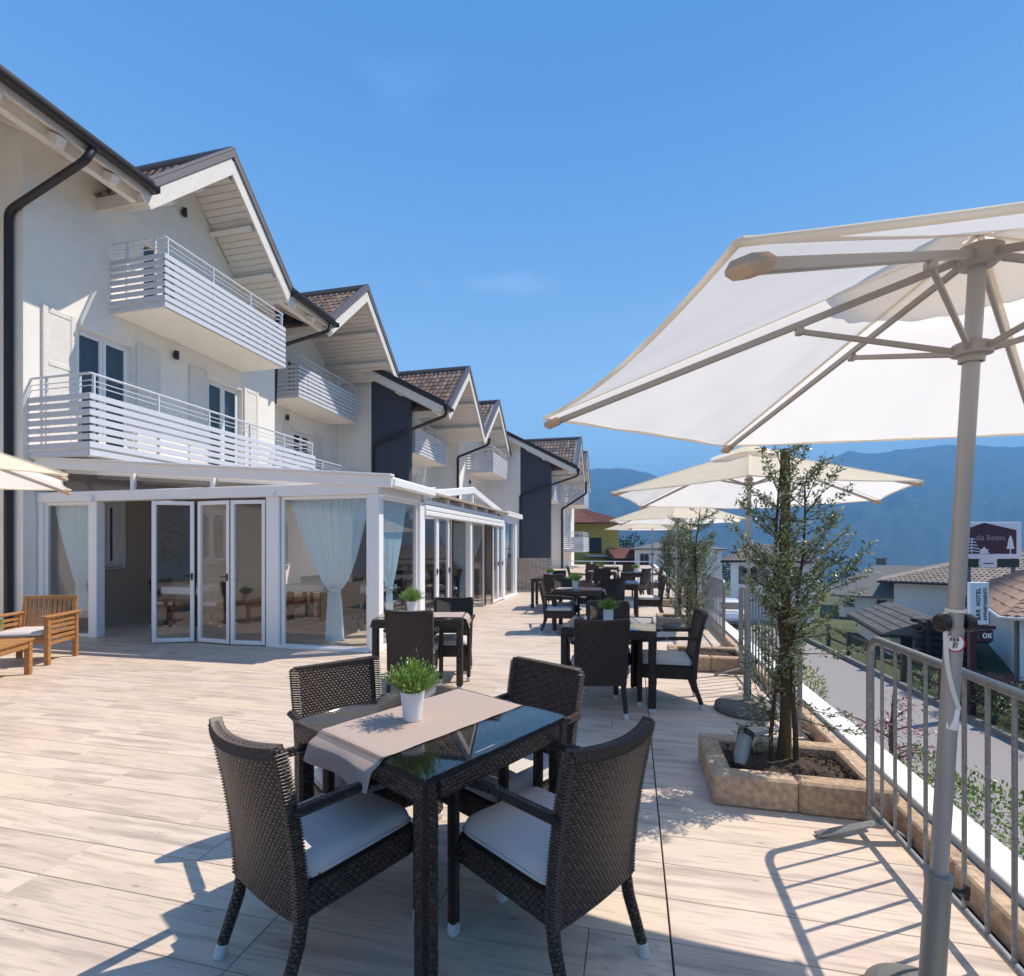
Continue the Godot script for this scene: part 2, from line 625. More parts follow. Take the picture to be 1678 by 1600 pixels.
func ground() -> void:
	# the town's shelf, falling away to the valley floor
	var g := MB.new()
	g.sheet(73, 26, func(u, v):
		var d: float = pow(v, 2.2) * 4200.0
		var a: float = u * TAU
		return Vector3(cos(a) * d, -3.25 - 95.0 * smoothstep(66.0, 620.0, d), sin(a) * d), true)
	structure("ground", g, M.field)
	var s := MB.new()
	s.q(Vector3(1.9, -3.2, 12), Vector3(9.2, -3.2, 12), Vector3(8.9, -3.2, -17), Vector3(1.9, -3.2, -17))
	s.q(Vector3(1.9, -3.2, -17), Vector3(8.9, -3.2, -17), Vector3(7.0, -3.2, -48), Vector3(1.9, -3.2, -48))
	structure("street", s, M.street)
	# the terrace: a slab, and wood-look tiles laid on it
	var t := MB.new()
	t.box(Vector3(-5.4, -1.64, -16), Vector3(13.6, 3.2, 52))
	var terrace := structure("terrace", t, M.grout)
	var kinds := []
	for k in 18:
		var b := MB.new()
		b.uo = Vector2(rng.randf_range(0.7, 4.3), rng.randf_range(0.13, 0.87))
		var tone := rng.randf_range(0.9, 1.05)
		b.col = Color(tone, tone * rng.randf_range(0.98, 1.0), tone * rng.randf_range(0.95, 1.0))
		b.box(Vector3.ZERO, Vector3(1.2465, 0.036, 0.2465), 0.0015)
		kinds.append(b.mesh())
	var near := []
	var rest := MB.new()
	for k in 206:
		var z := 9.6 - 0.25 * k - 0.012
		var off: float = [0.0, 0.0, 0.625, 0.31, 0.94][rng.randi_range(0, 4)]
		var xs := []
		for i in 12:
			var x := 0.143 - 1.25 * i
			if i == 0:
				xs.append([0.147, 1.36, 0])
			else:
				xs.append([x + off * (0 if i == 0 else 1) - (0.0 if off == 0.0 else 1.25), x + off + (1.25 if off == 0.0 else 0.0), i])
		if off > 0.0:
			xs.append([0.143 - 1.25 + off, 0.143, 1])
		for e in xs:
			var x0: float = e[0]
			var x1: float = minf(e[1], 0.143) if e[2] > 0 else e[1]
			x0 = maxf(x0, -11.6)
			if x1 - x0 < 0.05 or (z < -18.2 and x0 < -9.8):
				continue
			var c := Vector3((x0 + x1) * 0.5, -0.018, z)
			var d := -SIN * c.x - COS * c.z
			var l := COS * c.x - SIN * c.z
			if d > 0.9 and absf(l) < d * 1.05 + 0.6:
				near.append([d + absf(l) * 0.2, c, x1 - x0])
			else:
				near.append([99.0 + d, c, x1 - x0])
	near.sort_custom(func(a, b): return a[0] < b[0])
	for i in near.size():
		var c: Vector3 = near[i][1]
		var w: float = near[i][2]
		if i < 300:
			var o := put("plank", kinds[rng.randi_range(0, 17)], M.plank, terrace, Transform3D(Basis.from_scale(Vector3((w - 0.0035) / 1.2465, 1, 1)), c))
			if rng.randf() < 0.5:
				o.rotation.y = PI
		else:
			var tone := rng.randf_range(0.9, 1.05)
			rest.col = Color(tone, tone * rng.randf_range(0.98, 1.0), tone * rng.randf_range(0.95, 1.0))
			rest.uo = Vector2(rng.randf_range(0.0, 3.7), rng.randf_range(0.0, 0.75))
			var h := Vector2(w * 0.5 - 0.0018, 0.1232)
			rest.q(c + Vector3(-h.x, 0.018, h.y), c + Vector3(h.x, 0.018, h.y), c + Vector3(h.x, 0.018, -h.y), c + Vector3(-h.x, 0.018, -h.y), Vector2(0, 0), Vector2(w, 0), Vector2(w, 0.246), Vector2(0, 0.246))
	stuff(put("plank_flooring", rest, M.plank, terrace))


# A wall in the plane x = X that faces +x, from z0 (near) to z1 (far), with openings [za, zb, ya, yb] (za > zb).
func wall_x(b: MB, X: float, z0: float, z1: float, y0: float, y1: float, holes: Array, th := 0.3) -> void:
	var zs := [z0, z1]
	var ys := [y0, y1]
	for h in holes:
		zs.append(h[0]); zs.append(h[1]); ys.append(h[2]); ys.append(h[3])
	zs.sort()
	zs.reverse()
	ys.sort()
	for i in zs.size() - 1:
		for j in ys.size() - 1:
			var zc: float = (zs[i] + zs[i + 1]) * 0.5
			var yc: float = (ys[j] + ys[j + 1]) * 0.5
			var open := false
			for h in holes:
				if zc < h[0] and zc > h[1] and yc > h[2] and yc < h[3]:
					open = true
			if open or zs[i] - zs[i + 1] < 1e-4 or ys[j + 1] - ys[j] < 1e-4:
				continue
			b.q(Vector3(X, ys[j], zs[i]), Vector3(X, ys[j], zs[i + 1]), Vector3(X, ys[j + 1], zs[i + 1]), Vector3(X, ys[j + 1], zs[i]))
			b.q(Vector3(X - th, ys[j], zs[i + 1]), Vector3(X - th, ys[j], zs[i]), Vector3(X - th, ys[j + 1], zs[i]), Vector3(X - th, ys[j + 1], zs[i + 1]))
	for h in holes:
		var a := X
		var c := X - th
		b.q(Vector3(c, h[2], h[0]), Vector3(a, h[2], h[0]), Vector3(a, h[3], h[0]), Vector3(c, h[3], h[0]))
		b.q(Vector3(a, h[2], h[1]), Vector3(c, h[2], h[1]), Vector3(c, h[3], h[1]), Vector3(a, h[3], h[1]))
		b.q(Vector3(c, h[2], h[0]), Vector3(c, h[2], h[1]), Vector3(a, h[2], h[1]), Vector3(a, h[2], h[0]))
		b.q(Vector3(a, h[3], h[0]), Vector3(a, h[3], h[1]), Vector3(c, h[3], h[1]), Vector3(c, h[3], h[0]))


# A two-leaf window or door in an opening of a wall x = X.
func window_x(house: Node3D, X: float, h: Array, shutters: bool, leaves := 2) -> void:
	var b := MB.new()
	var x := X - 0.14
	var w: float = h[0] - h[1]
	var hh: float = h[3] - h[2]
	var zc: float = (h[0] + h[1]) * 0.5
	var yc: float = (h[2] + h[3]) * 0.5
	var f := 0.055
	b.box(Vector3(x, h[3] - f * 0.5, zc), Vector3(0.07, f, w - 0.002), 0.006)
	b.box(Vector3(x, h[2] + f * 0.5, zc), Vector3(0.07, f, w - 0.002), 0.006)
	b.box(Vector3(x, yc, h[0] - f * 0.5), Vector3(0.07, hh - 2 * f, f), 0.006)
	b.box(Vector3(x, yc, h[1] + f * 0.5), Vector3(0.07, hh - 2 * f, f), 0.006)
	var lw := (w - 2 * f) / leaves
	var win := put("window", b, M.white, house)
	for k in leaves:
		var z: float = h[0] - f - lw * (k + 0.5)
		var s := MB.new()
		for e in [-1.0, 1.0]:
			s.box(Vector3(x + 0.012, yc, z + e * (lw * 0.5 - 0.035)), Vector3(0.06, hh - 2 * f - 0.004, 0.062), 0.008)
			s.box(Vector3(x + 0.012, yc + e * (hh * 0.5 - f - 0.035), z), Vector3(0.058, 0.062, lw - 0.14), 0.008)
		put("sash", s, M.white, win)
		pbox("pane", win, Vector3(x + 0.01, yc, z), Vector3(0.006, hh - 2 * f - 0.13, lw - 0.13), M.pane)
	var d := MB.new()
	d.sheet(60, 2, func(u, v): return Vector3(x - 0.1 + 0.014 * sin(u * 70.0) + 0.008 * sin(u * 31.0), h[2] + v * hh, h[0] - u * w))
	put("curtain", d, M.drape, win)
	pbox("sill", win, Vector3(X + 0.02, h[2] - 0.02, zc), Vector3(0.16, 0.04, w + 0.08), M.kerb, 0.006)
	if shutters:
		for e in [0, 1]:
			var s := MB.new()
			var z: float = h[0] + w * 0.25 + 0.03 if e == 0 else h[1] - w * 0.25 - 0.03
			var sw := w * 0.5
			s.box(Vector3(X + 0.02, yc + 0.03, z), Vector3(0.024, hh + 0.12, sw - 0.09), 0.0)
			for g in [-1.0, 1.0]:
				s.box(Vector3(X + 0.022, yc + 0.03, z + g * (sw * 0.5 - 0.05)), Vector3(0.042, hh + 0.14, 0.09), 0.008)
				s.box(Vector3(X + 0.022, yc + 0.03 + g * (hh * 0.5 + 0.02), z), Vector3(0.04, 0.1, sw - 0.19), 0.008)
			s.box(Vector3(X + 0.022, yc + 0.32, z), Vector3(0.04, 0.09, sw - 0.19), 0.008)
			put("shutter", s, M.white_wood, win)


# A balcony from z0 (near) to z1 (far) between the wall at X0 and its front at X1; yb is its underside.
func balcony(house: Node3D, X0: float, X1: float, z0: float, z1: float, yb: float, far_side := true) -> void:
	var slab := pbox("balcony", house, Vector3((X0 + X1) * 0.5 - 0.02, yb + 0.075, (z0 + z1) * 0.5), Vector3(absf(X1 - X0) - 0.06, 0.15, absf(z0 - z1) - 0.06), M.stucco)
	var L := absf(z0 - z1)
	var D := absf(X1 - X0)
	for k in 8:
		var y := yb + 0.055 + 0.132 * k
		pbox("slat", slab, Vector3(X1 - 0.012, y, (z0 + z1) * 0.5), Vector3(0.024, 0.094, L), M.steel, 0.004)
		pbox("slat", slab, Vector3((X0 + X1) * 0.5 - 0.014, y, z0 - 0.012), Vector3(D - 0.032, 0.094, 0.024), M.steel, 0.004)
		if far_side:
			pbox("slat", slab, Vector3((X0 + X1) * 0.5 - 0.014, y, z1 + 0.012), Vector3(D - 0.032, 0.094, 0.024), M.steel, 0.004)
	var n := maxi(2, int(round(L / 1.3)))
	for k in n + 1:
		var z := lerpf(z0 - 0.1, z1 + 0.1, float(k) / n)
		pbox("post", slab, Vector3(X1 - 0.05, yb + 0.74, z), Vector3(0.05, 1.19, 0.03), M.steel, 0.004)
	pbox("post", slab, Vector3(X1 - 0.28, yb + 0.74, z0 - 0.05), Vector3(0.03, 1.19, 0.05), M.steel, 0.004)
	pbox("post", slab, Vector3(X0 + 0.35, yb + 0.74, z0 - 0.05), Vector3(0.03, 1.19, 0.05), M.steel, 0.004)
	for k in 3:
		var y := yb + 1.16 + 0.085 * k
		var r := 0.009
		if k == 2:
			y = yb + 1.36
			r = 0.021
		var b := MB.new()
		b.tube([Vector3(X0, y, z0 - 0.05), Vector3(X1 - 0.05, y, z0 - 0.05)], r, 8)
		b.tube([Vector3(X1 - 0.05, y, z0 - 0.05), Vector3(X1 - 0.05, y, z1 + 0.05)], r, 8)
		if far_side:
			b.tube([Vector3(X1 - 0.05, y, z1 + 0.05), Vector3(X0, y, z1 + 0.05)], r, 8)
		put("handrail" if k == 2 else "rail", b, M.steel, slab)


# Barrel tiles on a slope: rows run along `along`, courses climb from the eave point along `up`.
func roof_tiles(parent: Node3D, eave: Vector3, along: Vector3, up: Vector3, length: float, climb: float, cut := 0.0) -> void:
	var b := MB.new()
	var out := along.cross(up).normalized()
	if out.y < 0:
		out = -out
	var tw := 0.21
	var tl := 0.34
	var nx := int(length / tw)
	var ny := int(climb / tl) + 1
	var r := RandomNumberGenerator.new()
	r.seed = int(absf(eave.x * 31 + eave.z * 17))
	for j in ny:
		for i in nx:
			var tone := r.randf_range(0.55, 1.1)
			var pick := r.randf()
			b.col = Color(0.40, 0.235, 0.17) * tone
			if pick < 0.3:
				b.col = Color(0.46, 0.33, 0.25) * tone
			elif pick < 0.42:
				b.col = Color(0.20, 0.14, 0.125) * tone
			b.col.a = 1.0
			var o := eave + along * (tw * (i + 0.5)) + up * (tl * j) + out * 0.02
			var e := o + up * minf(tl + 0.05, climb - tl * j + 0.02) - out * 0.018
			var prev := [o - along * tw * 0.48 - out * 0.02, e - along * tw * 0.42 - out * 0.02]
			for k in range(1, 6):
				var a := PI * k / 5.0
				var p := o - along * cos(a) * tw * 0.48 + out * (sin(a) * 0.065 - 0.02)
				var p2 := e - along * cos(a) * tw * 0.42 + out * (sin(a) * 0.055 - 0.02)
				if along.cross(up).dot(out) > 0:
					b.q(prev[0], p, p2, prev[1])
				else:
					b.q(p, prev[0], prev[1], p2)
				prev = [p, p2]
			# the butt end that shows its thickness
			b.q(o - along * tw * 0.48 - out * 0.02, o + along * tw * 0.48 - out * 0.02, o + along * tw * 0.2 + out * 0.04, o - along * tw * 0.2 + out * 0.04)
	stuff(put("roof_tiles", b, M.tile, parent))


# A cross gable: ridge along x at zc, eaves at zc +- half, front edge at xe, running back to xb.
func gable(house: Node3D, xe: float, xb: float, zc: float, half: float, ye: float, yp: float, wall_X: float, boards: bool, near := true, far := false) -> void:
	var th := 0.16
	var b := MB.new()
	var slope := (yp - ye) / half
	var nl := sqrt(1 + slope * slope)
	for s in [1.0, -1.0]:
		# slab from ridge to eave
		var z1: float = zc + s * half
		var a := [Vector3(xe - 0.12, yp, zc), Vector3(xb, yp, zc), Vector3(xb, ye, z1), Vector3(xe - 0.12, ye, z1)]
		var lo := []
		for p in a:
			lo.append(p - Vector3(0, th * nl, 0))
		if s > 0:
			b.q(a[0], a[1], a[2], a[3])
			b.q(lo[3], lo[2], lo[1], lo[0])
			b.q(a[3], a[2], lo[2], lo[3])
			b.q(a[0], a[3], lo[3], lo[0])
		else:
			b.q(a[3], a[2], a[1], a[0])
			b.q(lo[0], lo[1], lo[2], lo[3])
			b.q(lo[3], lo[2], a[2], a[3])
			b.q(lo[0], lo[3], a[3], a[0])
	var roof := put("gable_roof", b, M.white_wood, house)
	for s in [1.0, -1.0]:
		var z1: float = zc + s * (half + 0.06)
		var ye2 := ye - slope * 0.06
		var dn := Vector3(0, 1, s * slope).normalized()
		# white barge board, then the dark metal verge above it in two steps
		var f := MB.new()
		f.bar(Vector3(xe - 0.07 + 0.003 * s, yp - 0.16 * nl + 0.05 * slope, zc - s * 0.05), Vector3(xe - 0.07 + 0.003 * s, ye2 - 0.16 * nl, z1), 0.05, 0.26, dn)
		put("fascia", f, M.white_wood, roof)
		var v := MB.new()
		v.bar(Vector3(xe - 0.055 + 0.003 * s, yp + 0.035 * nl + 0.03 * slope, zc - s * 0.03), Vector3(xe - 0.055 + 0.003 * s, ye2 + 0.035 * nl, z1), 0.09, 0.11, dn)
		v.bar(Vector3(xe - 0.075, yp + 0.12 * nl, zc), Vector3(xe - 0.075, ye2 + 0.12 * nl, z1), 0.13, 0.045, dn)
		put("verge", v, M.verge, roof)
		var up := Vector3(0, yp - ye, -s * half).normalized()
		roof_tiles(roof, Vector3(xb, ye + 0.01, zc + s * half), Vector3.RIGHT, up, xe - 0.15 - xb, (yp - ye) * nl / slope)
		# soffit boards across the underside, and purlins
		var L := half * nl
		var nb := int(L / 0.135)
		var joint := MB.new()
		for k in nb:
			var t := (k + 0.5) / nb
			var c := Vector3((xe - 0.12 + wall_X) * 0.5, lerpf(yp, ye, t) - (th + 0.012) * nl, lerpf(zc, zc + s * half, t))
			var turn := Basis(Vector3.RIGHT, atan(slope) * s)
			if boards:
				pbox("soffit_board", roof, c, Vector3(xe - 0.12 - wall_X, 0.02, L / nb - 0.012), M.white_wood, 0.003, turn)
			else:
				joint.xf = Transform3D(turn, c)
				joint.box(Vector3.ZERO, Vector3(xe - 0.12 - wall_X, 0.02, L / nb - 0.012))
		if not boards:
			stuff(put("soffit_boards", joint, M.white_wood, roof))
		for t in [0.02, 0.36, 0.72]:
			pbox("purlin", roof, Vector3((xe - 0.14 + wall_X) * 0.5, lerpf(yp, ye, t) - (th + 0.115) * nl, lerpf(zc, zc + s * half, t)), Vector3(xe - 0.14 - wall_X, 0.17, 0.12), M.white_wood, 0.008, Basis(Vector3.RIGHT, atan(slope) * s))
	# where the main roof runs into this one
	var va := MB.new()
	for s in [1.0, -1.0]:
		if not (near if s > 0 else far):
			continue
		var x2 := wall_X - 0.1
		var y2 := ye + 0.53 * (xe - x2)
		var z1: float = zc + s * (half + 0.02)
		var z2: float = z1 - s * (y2 - ye + 0.12) / slope
		var p0 := Vector3(xe, ye - 0.02, z1)
		var p1 := Vector3(x2, y2 - 0.02, z1)
		var p2 := Vector3(x2, y2 - 0.02, z2)
		var dn := Vector3(0, -0.15, 0)
		if s > 0:
			va.tri(p0, p2, p1)
			va.tri(p1 + dn, p2 + dn, p0 + dn)
			va.q(p0 + dn, p2 + dn, p2, p0)
		else:
			va.tri(p0, p1, p2)
			va.tri(p0 + dn, p2 + dn, p1 + dn)
			va.q(p2 + dn, p0 + dn, p0, p2)
	if va.v.size() > 0:
		put("valley", va, M.white_wood, roof)
	var cap := MB.new()
	cap.tube([Vector3(xe - 0.02, yp + 0.1, zc), Vector3(xb, yp + 0.1, zc)], 0.09, 8)
	put("ridge_cap", cap, M.verge, roof)
	# the wall under the gable
	var w := MB.new()
	w.xf = Transform3D(Basis(Vector3(0, 0, -1), Vector3.UP, Vector3.RIGHT), Vector3(0, 0, 0))
	var hs := half - 0.12
	w.prism([Vector2(-zc - hs, ye - th * nl - 0.01), Vector2(-zc + hs, ye - th * nl - 0.01), Vector2(-zc, yp - th * nl - 0.02)], wall_X - 0.28, wall_X - 0.002)
	put("gable_wall", w, M.stucco, house)


# Main roof: its eave runs along z at (xe, ye); it climbs towards -x. Each stretch [z0, z1, x] begins at x: at the eave, or behind a gable's wall.
func main_roof(house: Node3D, xe: float, ye: float, z0: float, z1: float, ridge_x: float, stretches: Array, skip: Array) -> void:
	var b := MB.new()
	var sl := 0.53
	var yr := ye + sl * (xe - ridge_x)
	for s in stretches:
		var y: float = ye + sl * (xe - s[2])
		b.prism([Vector2(s[2], y - 0.16), Vector2(s[2], y), Vector2(ridge_x, yr), Vector2(ridge_x - (xe - ridge_x), ye), Vector2(ridge_x - (xe - ridge_x), ye - 0.16), Vector2(ridge_x, yr - 0.18)], s[1], s[0])
	var roof := put("roof", b, M.white_wood, house)
	# dark edge board at the near end, covering of tiles
	var v := MB.new()
	v.bar(Vector3(xe + 0.05, ye + 0.06, z0 + 0.04), Vector3(ridge_x, yr + 0.08, z0 + 0.04), 0.1, 0.2, Vector3(-sl, 1, 0).normalized())
	put("verge", v, M.brown, roof)
	var f := MB.new()
	f.bar(Vector3(xe - 0.02, ye - 0.17, z0 + 0.03), Vector3(ridge_x, yr - 0.17, z0 + 0.03), 0.05, 0.26, Vector3(-sl, 1, 0).normalized())
	put("fascia", f, M.white_wood, roof)
	for s in stretches:
		var y: float = ye + sl * (xe - s[2])
		roof_tiles(roof, Vector3(s[2] - 0.05, y + 0.03, s[1]), Vector3.BACK, Vector3(-1, sl, 0).normalized(), s[0] - s[1] - 0.05, (s[2] - ridge_x) * sqrt(1 + sl * sl) * 0.98)
	for s in skip:
		for k in 2:
			var x := xe - 0.35 - k * 1.5
			pbox("purlin", roof, Vector3(x, ye + sl * (xe - x) - 0.29, (s[0] + s[1]) * 0.5), Vector3(0.14, 0.2, s[0] - s[1] + 0.02), M.white_wood, 0.01)
	# gutters on the stretches between the gables, rafter tails under them
	for s in skip:
		var g := MB.new()
		var r := 0.098
		var p := []
		for k in 9:
			var a := PI + PI * k / 8.0
			p.append(Vector2(cos(a) * r, sin(a) * r))
		for k in range(8, -1, -1):
			var a := PI + PI * k / 8.0
			p.append(Vector2(cos(a) * (r - 0.01), sin(a) * (r - 0.01)))
		g.xf = Transform3D(Basis.IDENTITY, Vector3(xe + 0.10, ye + 0.0, 0))
		g.prism(p, s[1], s[0])
		g.box(Vector3(0, -0.03, s[0] - 0.01), Vector3(0.19, 0.12, 0.02))
		g.box(Vector3(0, -0.03, s[1] + 0.01), Vector3(0.19, 0.12, 0.02))
		g.box(Vector3(-0.06, 0.07, (s[0] + s[1]) * 0.5), Vector3(0.05, 0.16, s[0] - s[1]))
		put("gutter", g, M.gutter, roof)
		var n := int((s[0] - s[1]) / 0.85)
		for k in n + 1:
			var z: float = s[0] - 0.25 - k * 0.85
			if z < s[1]:
				break
			var rf := MB.new()
			rf.bar(Vector3(xe - 0.08, ye - 0.235, z), Vector3(xe - 2.9, ye - 0.235 + sl * 2.82, z), 0.13, 0.15, Vector3(-sl, 1, 0).normalized(), 0.01)
			put("rafter", rf, M.white_wood, roof)


func pipe(house: Node3D, pts: Array, r := 0.05) -> void:
	var soft := []
	for i in pts.size():
		if i == 0 or i == pts.size() - 1:
			soft.append(pts[i])
		else:
			var a: Vector3 = (pts[i - 1] - pts[i]).normalized() * 0.14
			var c: Vector3 = (pts[i + 1] - pts[i]).normalized() * 0.14
			for k in 5:
				var t := k / 4.0
				soft.append(pts[i] + a * (1 - t) * (1 - t) + c * t * t)
	var b := MB.new()
	b.tube(soft, r, 10)
	put("downpipe", b, M.gutter, house)


func wall_lamp(at: Vector3, label: String) -> void:
	var o := thing("wall_lamp", label, "wall lamp", at, 0.0, "lamps on the balcony walls")
	var b := MB.new()
	b.xf = Transform3D(Basis.IDENTITY, at + Vector3(0.075, 0, 0))
	b.lathe([Vector2(0, -0.09), Vector2(0.045, -0.09), Vector2(0.05, -0.085), Vector2(0.05, 0.085), Vector2(0.045, 0.09), Vector2(0, 0.09)], 14)
	put("shade", b, M.black, o)
	pbox("bracket", o, at + Vector3(0.02, 0, 0), Vector3(0.04, 0.1, 0.06), M.black, 0.004)


func houses() -> void:
	# --- the first house
	var h := thing("terraced_house", "white gabled house with slatted balconies above the glass dining room", "house", Vector3(-9.9, 0, -6.4))
	var b := MB.new()
	var holes_a := [[-7.22, -8.32, 3.2, 5.58], [-10.2, -11.28, 3.2, 5.58], [-8.5, -9.5, 6.25, 8.2], [-7.6, -8.1, 1.1, 2.4], [-9.9, -10.9, 1.1, 2.4]]
	wall_x(b, -9.9, -6.38, -12.52, -0.1, 8.62, holes_a)
	var holes_b := [[-15.5, -16.6, 3.2, 5.58], [-15.2, -16.4, 6.35, 8.3], [-14.0, -15.2, 0.9, 2.3]]
	wall_x(b, -11.5, -12.52, -18.2, -0.1, 9.4, holes_b)
	b.q(Vector3(-11.8, -0.1, -6.38), Vector3(-9.9, -0.1, -6.38), Vector3(-9.9, 8.6, -6.38), Vector3(-11.8, 9.6, -6.38))
	b.q(Vector3(-9.9, -0.1, -12.52), Vector3(-11.8, -0.1, -12.52), Vector3(-11.8, 9.6, -12.52), Vector3(-9.9, 8.6, -12.52))
	wall_x(b, -11.5, 6.0, -6.38, -0.1, 9.4, [])
	put("wall", b, M.stucco, h)
	for o in holes_a:
		window_x(h, -9.9, o, o[2] > 3.0 and o[2] < 6.0)
	for o in holes_b:
		window_x(h, -11.5, o, o[2] > 3.0 and o[2] < 6.0)
	main_roof(h, -8.65, 8.1, 6.0, -18.0, -15.0, [[6.0, -7.55, -8.65], [-7.55, -11.58, -10.1], [-11.58, -13.5, -8.65], [-13.5, -18.0, -11.7]], [[6.0, -7.62], [-11.55, -13.5]])
	gable(h, -8.6, -14.6, -9.57, 2.0, 8.12, 10.2, -9.9, true, true, true)
	gable(h, -8.75, -14.6, -15.75, 2.25, 8.15, 10.27, -11.5, true)
	balcony(h, -9.9, -8.57, -6.45, -12.5, 2.99)
	balcony(h, -9.9, -8.6, -7.84, -11.29, 6.05)
	balcony(h, -11.5, -10.2, -14.0, -17.5, 6.2)
	balcony(h, -11.5, -10.2, -12.56, -18.1, 3.05, false)
	pipe(h, [Vector3(-8.58, 8.0, -6.5), Vector3(-8.58, 7.75, -6.4), Vector3(-10.12, 7.1, -6.31), Vector3(-10.12, 0.0, -6.31)], 0.06)
	pipe(h, [Vector3(-8.56, 8.0, -13.2), Vector3(-8.56, 7.75, -13.1), Vector3(-9.9, 7.2, -12.6), Vector3(-9.96, 5.6, -12.6)])
	# --- the second house, a storey's third lower and further out
	var h2 := thing("terraced_house", "white house with a dark blue end wall just past the first gables", "house", Vector3(-8.3, 0, -18.2))
	b = MB.new()
	var holes_c := [[-20.4, -21.6, 5.4, 7.3], [-20.6, -21.7, 2.6, 4.75]]
	wall_x(b, -9.7, -18.45, -23.8, -0.1, 8.3, holes_c)
	var holes_d := [[-25.6, -26.8, 5.45, 7.3], [-25.7, -26.8, 2.6, 4.75]]
	wall_x(b, -8.3, -23.8, -29.2, -0.1, 7.55, holes_d)
	b.q(Vector3(-10.0, -0.1, -23.8), Vector3(-8.3, -0.1, -23.8), Vector3(-8.3, 7.5, -23.8), Vector3(-10.0, 8.4, -23.8))
	b.box(Vector3(-10.9, 4.4, -18.34), Vector3(1.796, 9.0, 0.26))
	put("wall", b, M.stucco, h2)
	var fin := MB.new()
	fin.prism([Vector2(-10.0, -0.1), Vector2(-8.4, -0.1), Vector2(-8.4, 7.38), Vector2(-10.0, 8.22)], -18.5, -18.2)
	put("end_wall", fin, M.navy, h2)
	for o in holes_c:
		window_x(h2, -9.7, o, o[2] < 5.0)
	for o in holes_d:
		window_x(h2, -8.3, o, o[2] < 5.0)
	main_roof(h2, -6.85, 6.75, -17.75, -29.0, -13.2, [[-17.75, -18.5, -6.85], [-18.5, -23.5, -9.9], [-23.5, -29.0, -8.5]], [[-17.76, -18.45]])
	gable(h2, -6.8, -12.0, -20.95, 2.42, 6.78, 9.13, -9.7, false)
	gable(h2, -6.85, -12.0, -26.2, 2.65, 6.8, 9.14, -8.3, false, false)
	balcony(h2, -9.7, -8.4, -18.8, -22.3, 5.23)
	balcony(h2, -8.3, -6.9, -25.0, -28.1, 5.28)
	balcony(h2, -9.7, -8.5, -18.8, -23.7, 2.15, false)
	pipe(h2, [Vector3(-6.78, 6.65, -17.95), Vector3(-6.78, 6.4, -17.95), Vector3(-9.9, 5.5, -18.14), Vector3(-9.9, 0.0, -18.14)], 0.06)
	pipe(h2, [Vector3(-6.7, 6.7, -23.6), Vector3(-6.75, 6.4, -23.6), Vector3(-8.35, 5.9, -23.72), Vector3(-8.35, 0.0, -23.72)], 0.06)
	# --- the third house
	var h3 := thing("terraced_house", "last white house of the row, its dark blue end wall above wooden panels", "house", Vector3(-4.6, 0, -29.2))
	b = MB.new()
	wall_x(b, -5.9, -29.5, -34.2, -3.2, 7.2, [[-31.0, -32.2, 4.4, 6.2]])
	wall_x(b, -4.5, -34.2, -40.5, -3.2, 6.55, [[-36.2, -37.3, 4.45, 6.3], [-36.2, -37.3, 1.6, 3.75]])
	b.q(Vector3(-6.2, -3.2, -34.2), Vector3(-4.5, -3.2, -34.2), Vector3(-4.5, 6.5, -34.2), Vector3(-6.2, 7.4, -34.2))
	b.box(Vector3(-7.35, 3.9, -29.34), Vector3(1.896, 8.0, 0.26))
	put("wall", b, M.stucco, h3)
	fin = MB.new()
	fin.prism([Vector2(-6.4, -0.1), Vector2(-4.6, -0.1), Vector2(-4.6, 6.35), Vector2(-6.4, 7.3)], -29.5, -29.2)
	put("end_wall", fin, M.navy, h3)
	window_x(h3, -5.9, [-31.0, -32.2, 4.4, 6.2], false)
	window_x(h3, -4.5, [-36.2, -37.3, 4.45, 6.3], false)
	window_x(h3, -4.5, [-36.2, -37.3, 1.6, 3.75], true)
	main_roof(h3, -3.1, 5.9, -28.75, -40.5, -9.2, [[-28.75, -29.5, -3.1], [-29.5, -34.2, -6.1], [-34.2, -40.5, -4.7]], [[-28.76, -29.45]])
	gable(h3, -3.05, -8.4, -32.0, 2.45, 5.93, 8.2, -5.9, false)
	gable(h3, -3.1, -8.4, -36.9, 2.6, 5.93, 8.2, -4.5, false, false)
	balcony(h3, -5.9, -4.6, -29.8, -33.4, 4.3)
	balcony(h3, -4.5, -3.2, -35.0, -38.6, 4.35)
	balcony(h3, -4.5, -3.2, -34.4, -38.8, 1.1)
	pipe(h3, [Vector3(-3.0, 5.8, -28.95), Vector3(-3.0, 5.5, -28.95), Vector3(-6.4, 4.5, -29.14), Vector3(-6.4, 0.0, -29.14)], 0.06)
	pipe(h3, [Vector3(-3.0, 5.8, -34.1), Vector3(-3.0, 5.0, -34.1), Vector3(-4.6, 4.0, -34.12), Vector3(-4.6, -0.6, -34.12)], 0.07)
	wall_lamp(Vector3(-9.9, 5.75, -9.25), "small black lamp on the wall between the two shuttered balcony windows")
	wall_lamp(Vector3(-9.9, 9.05, -9.46), "small black lamp high on the wall under the first gable's peak")
	wall_lamp(Vector3(-11.5, 5.9, -15.1), "small black lamp under the set-back balcony of the first house")
	wall_lamp(Vector3(-8.3, 4.85, -25.3), "small black lamp under the far upper balcony of the second house")


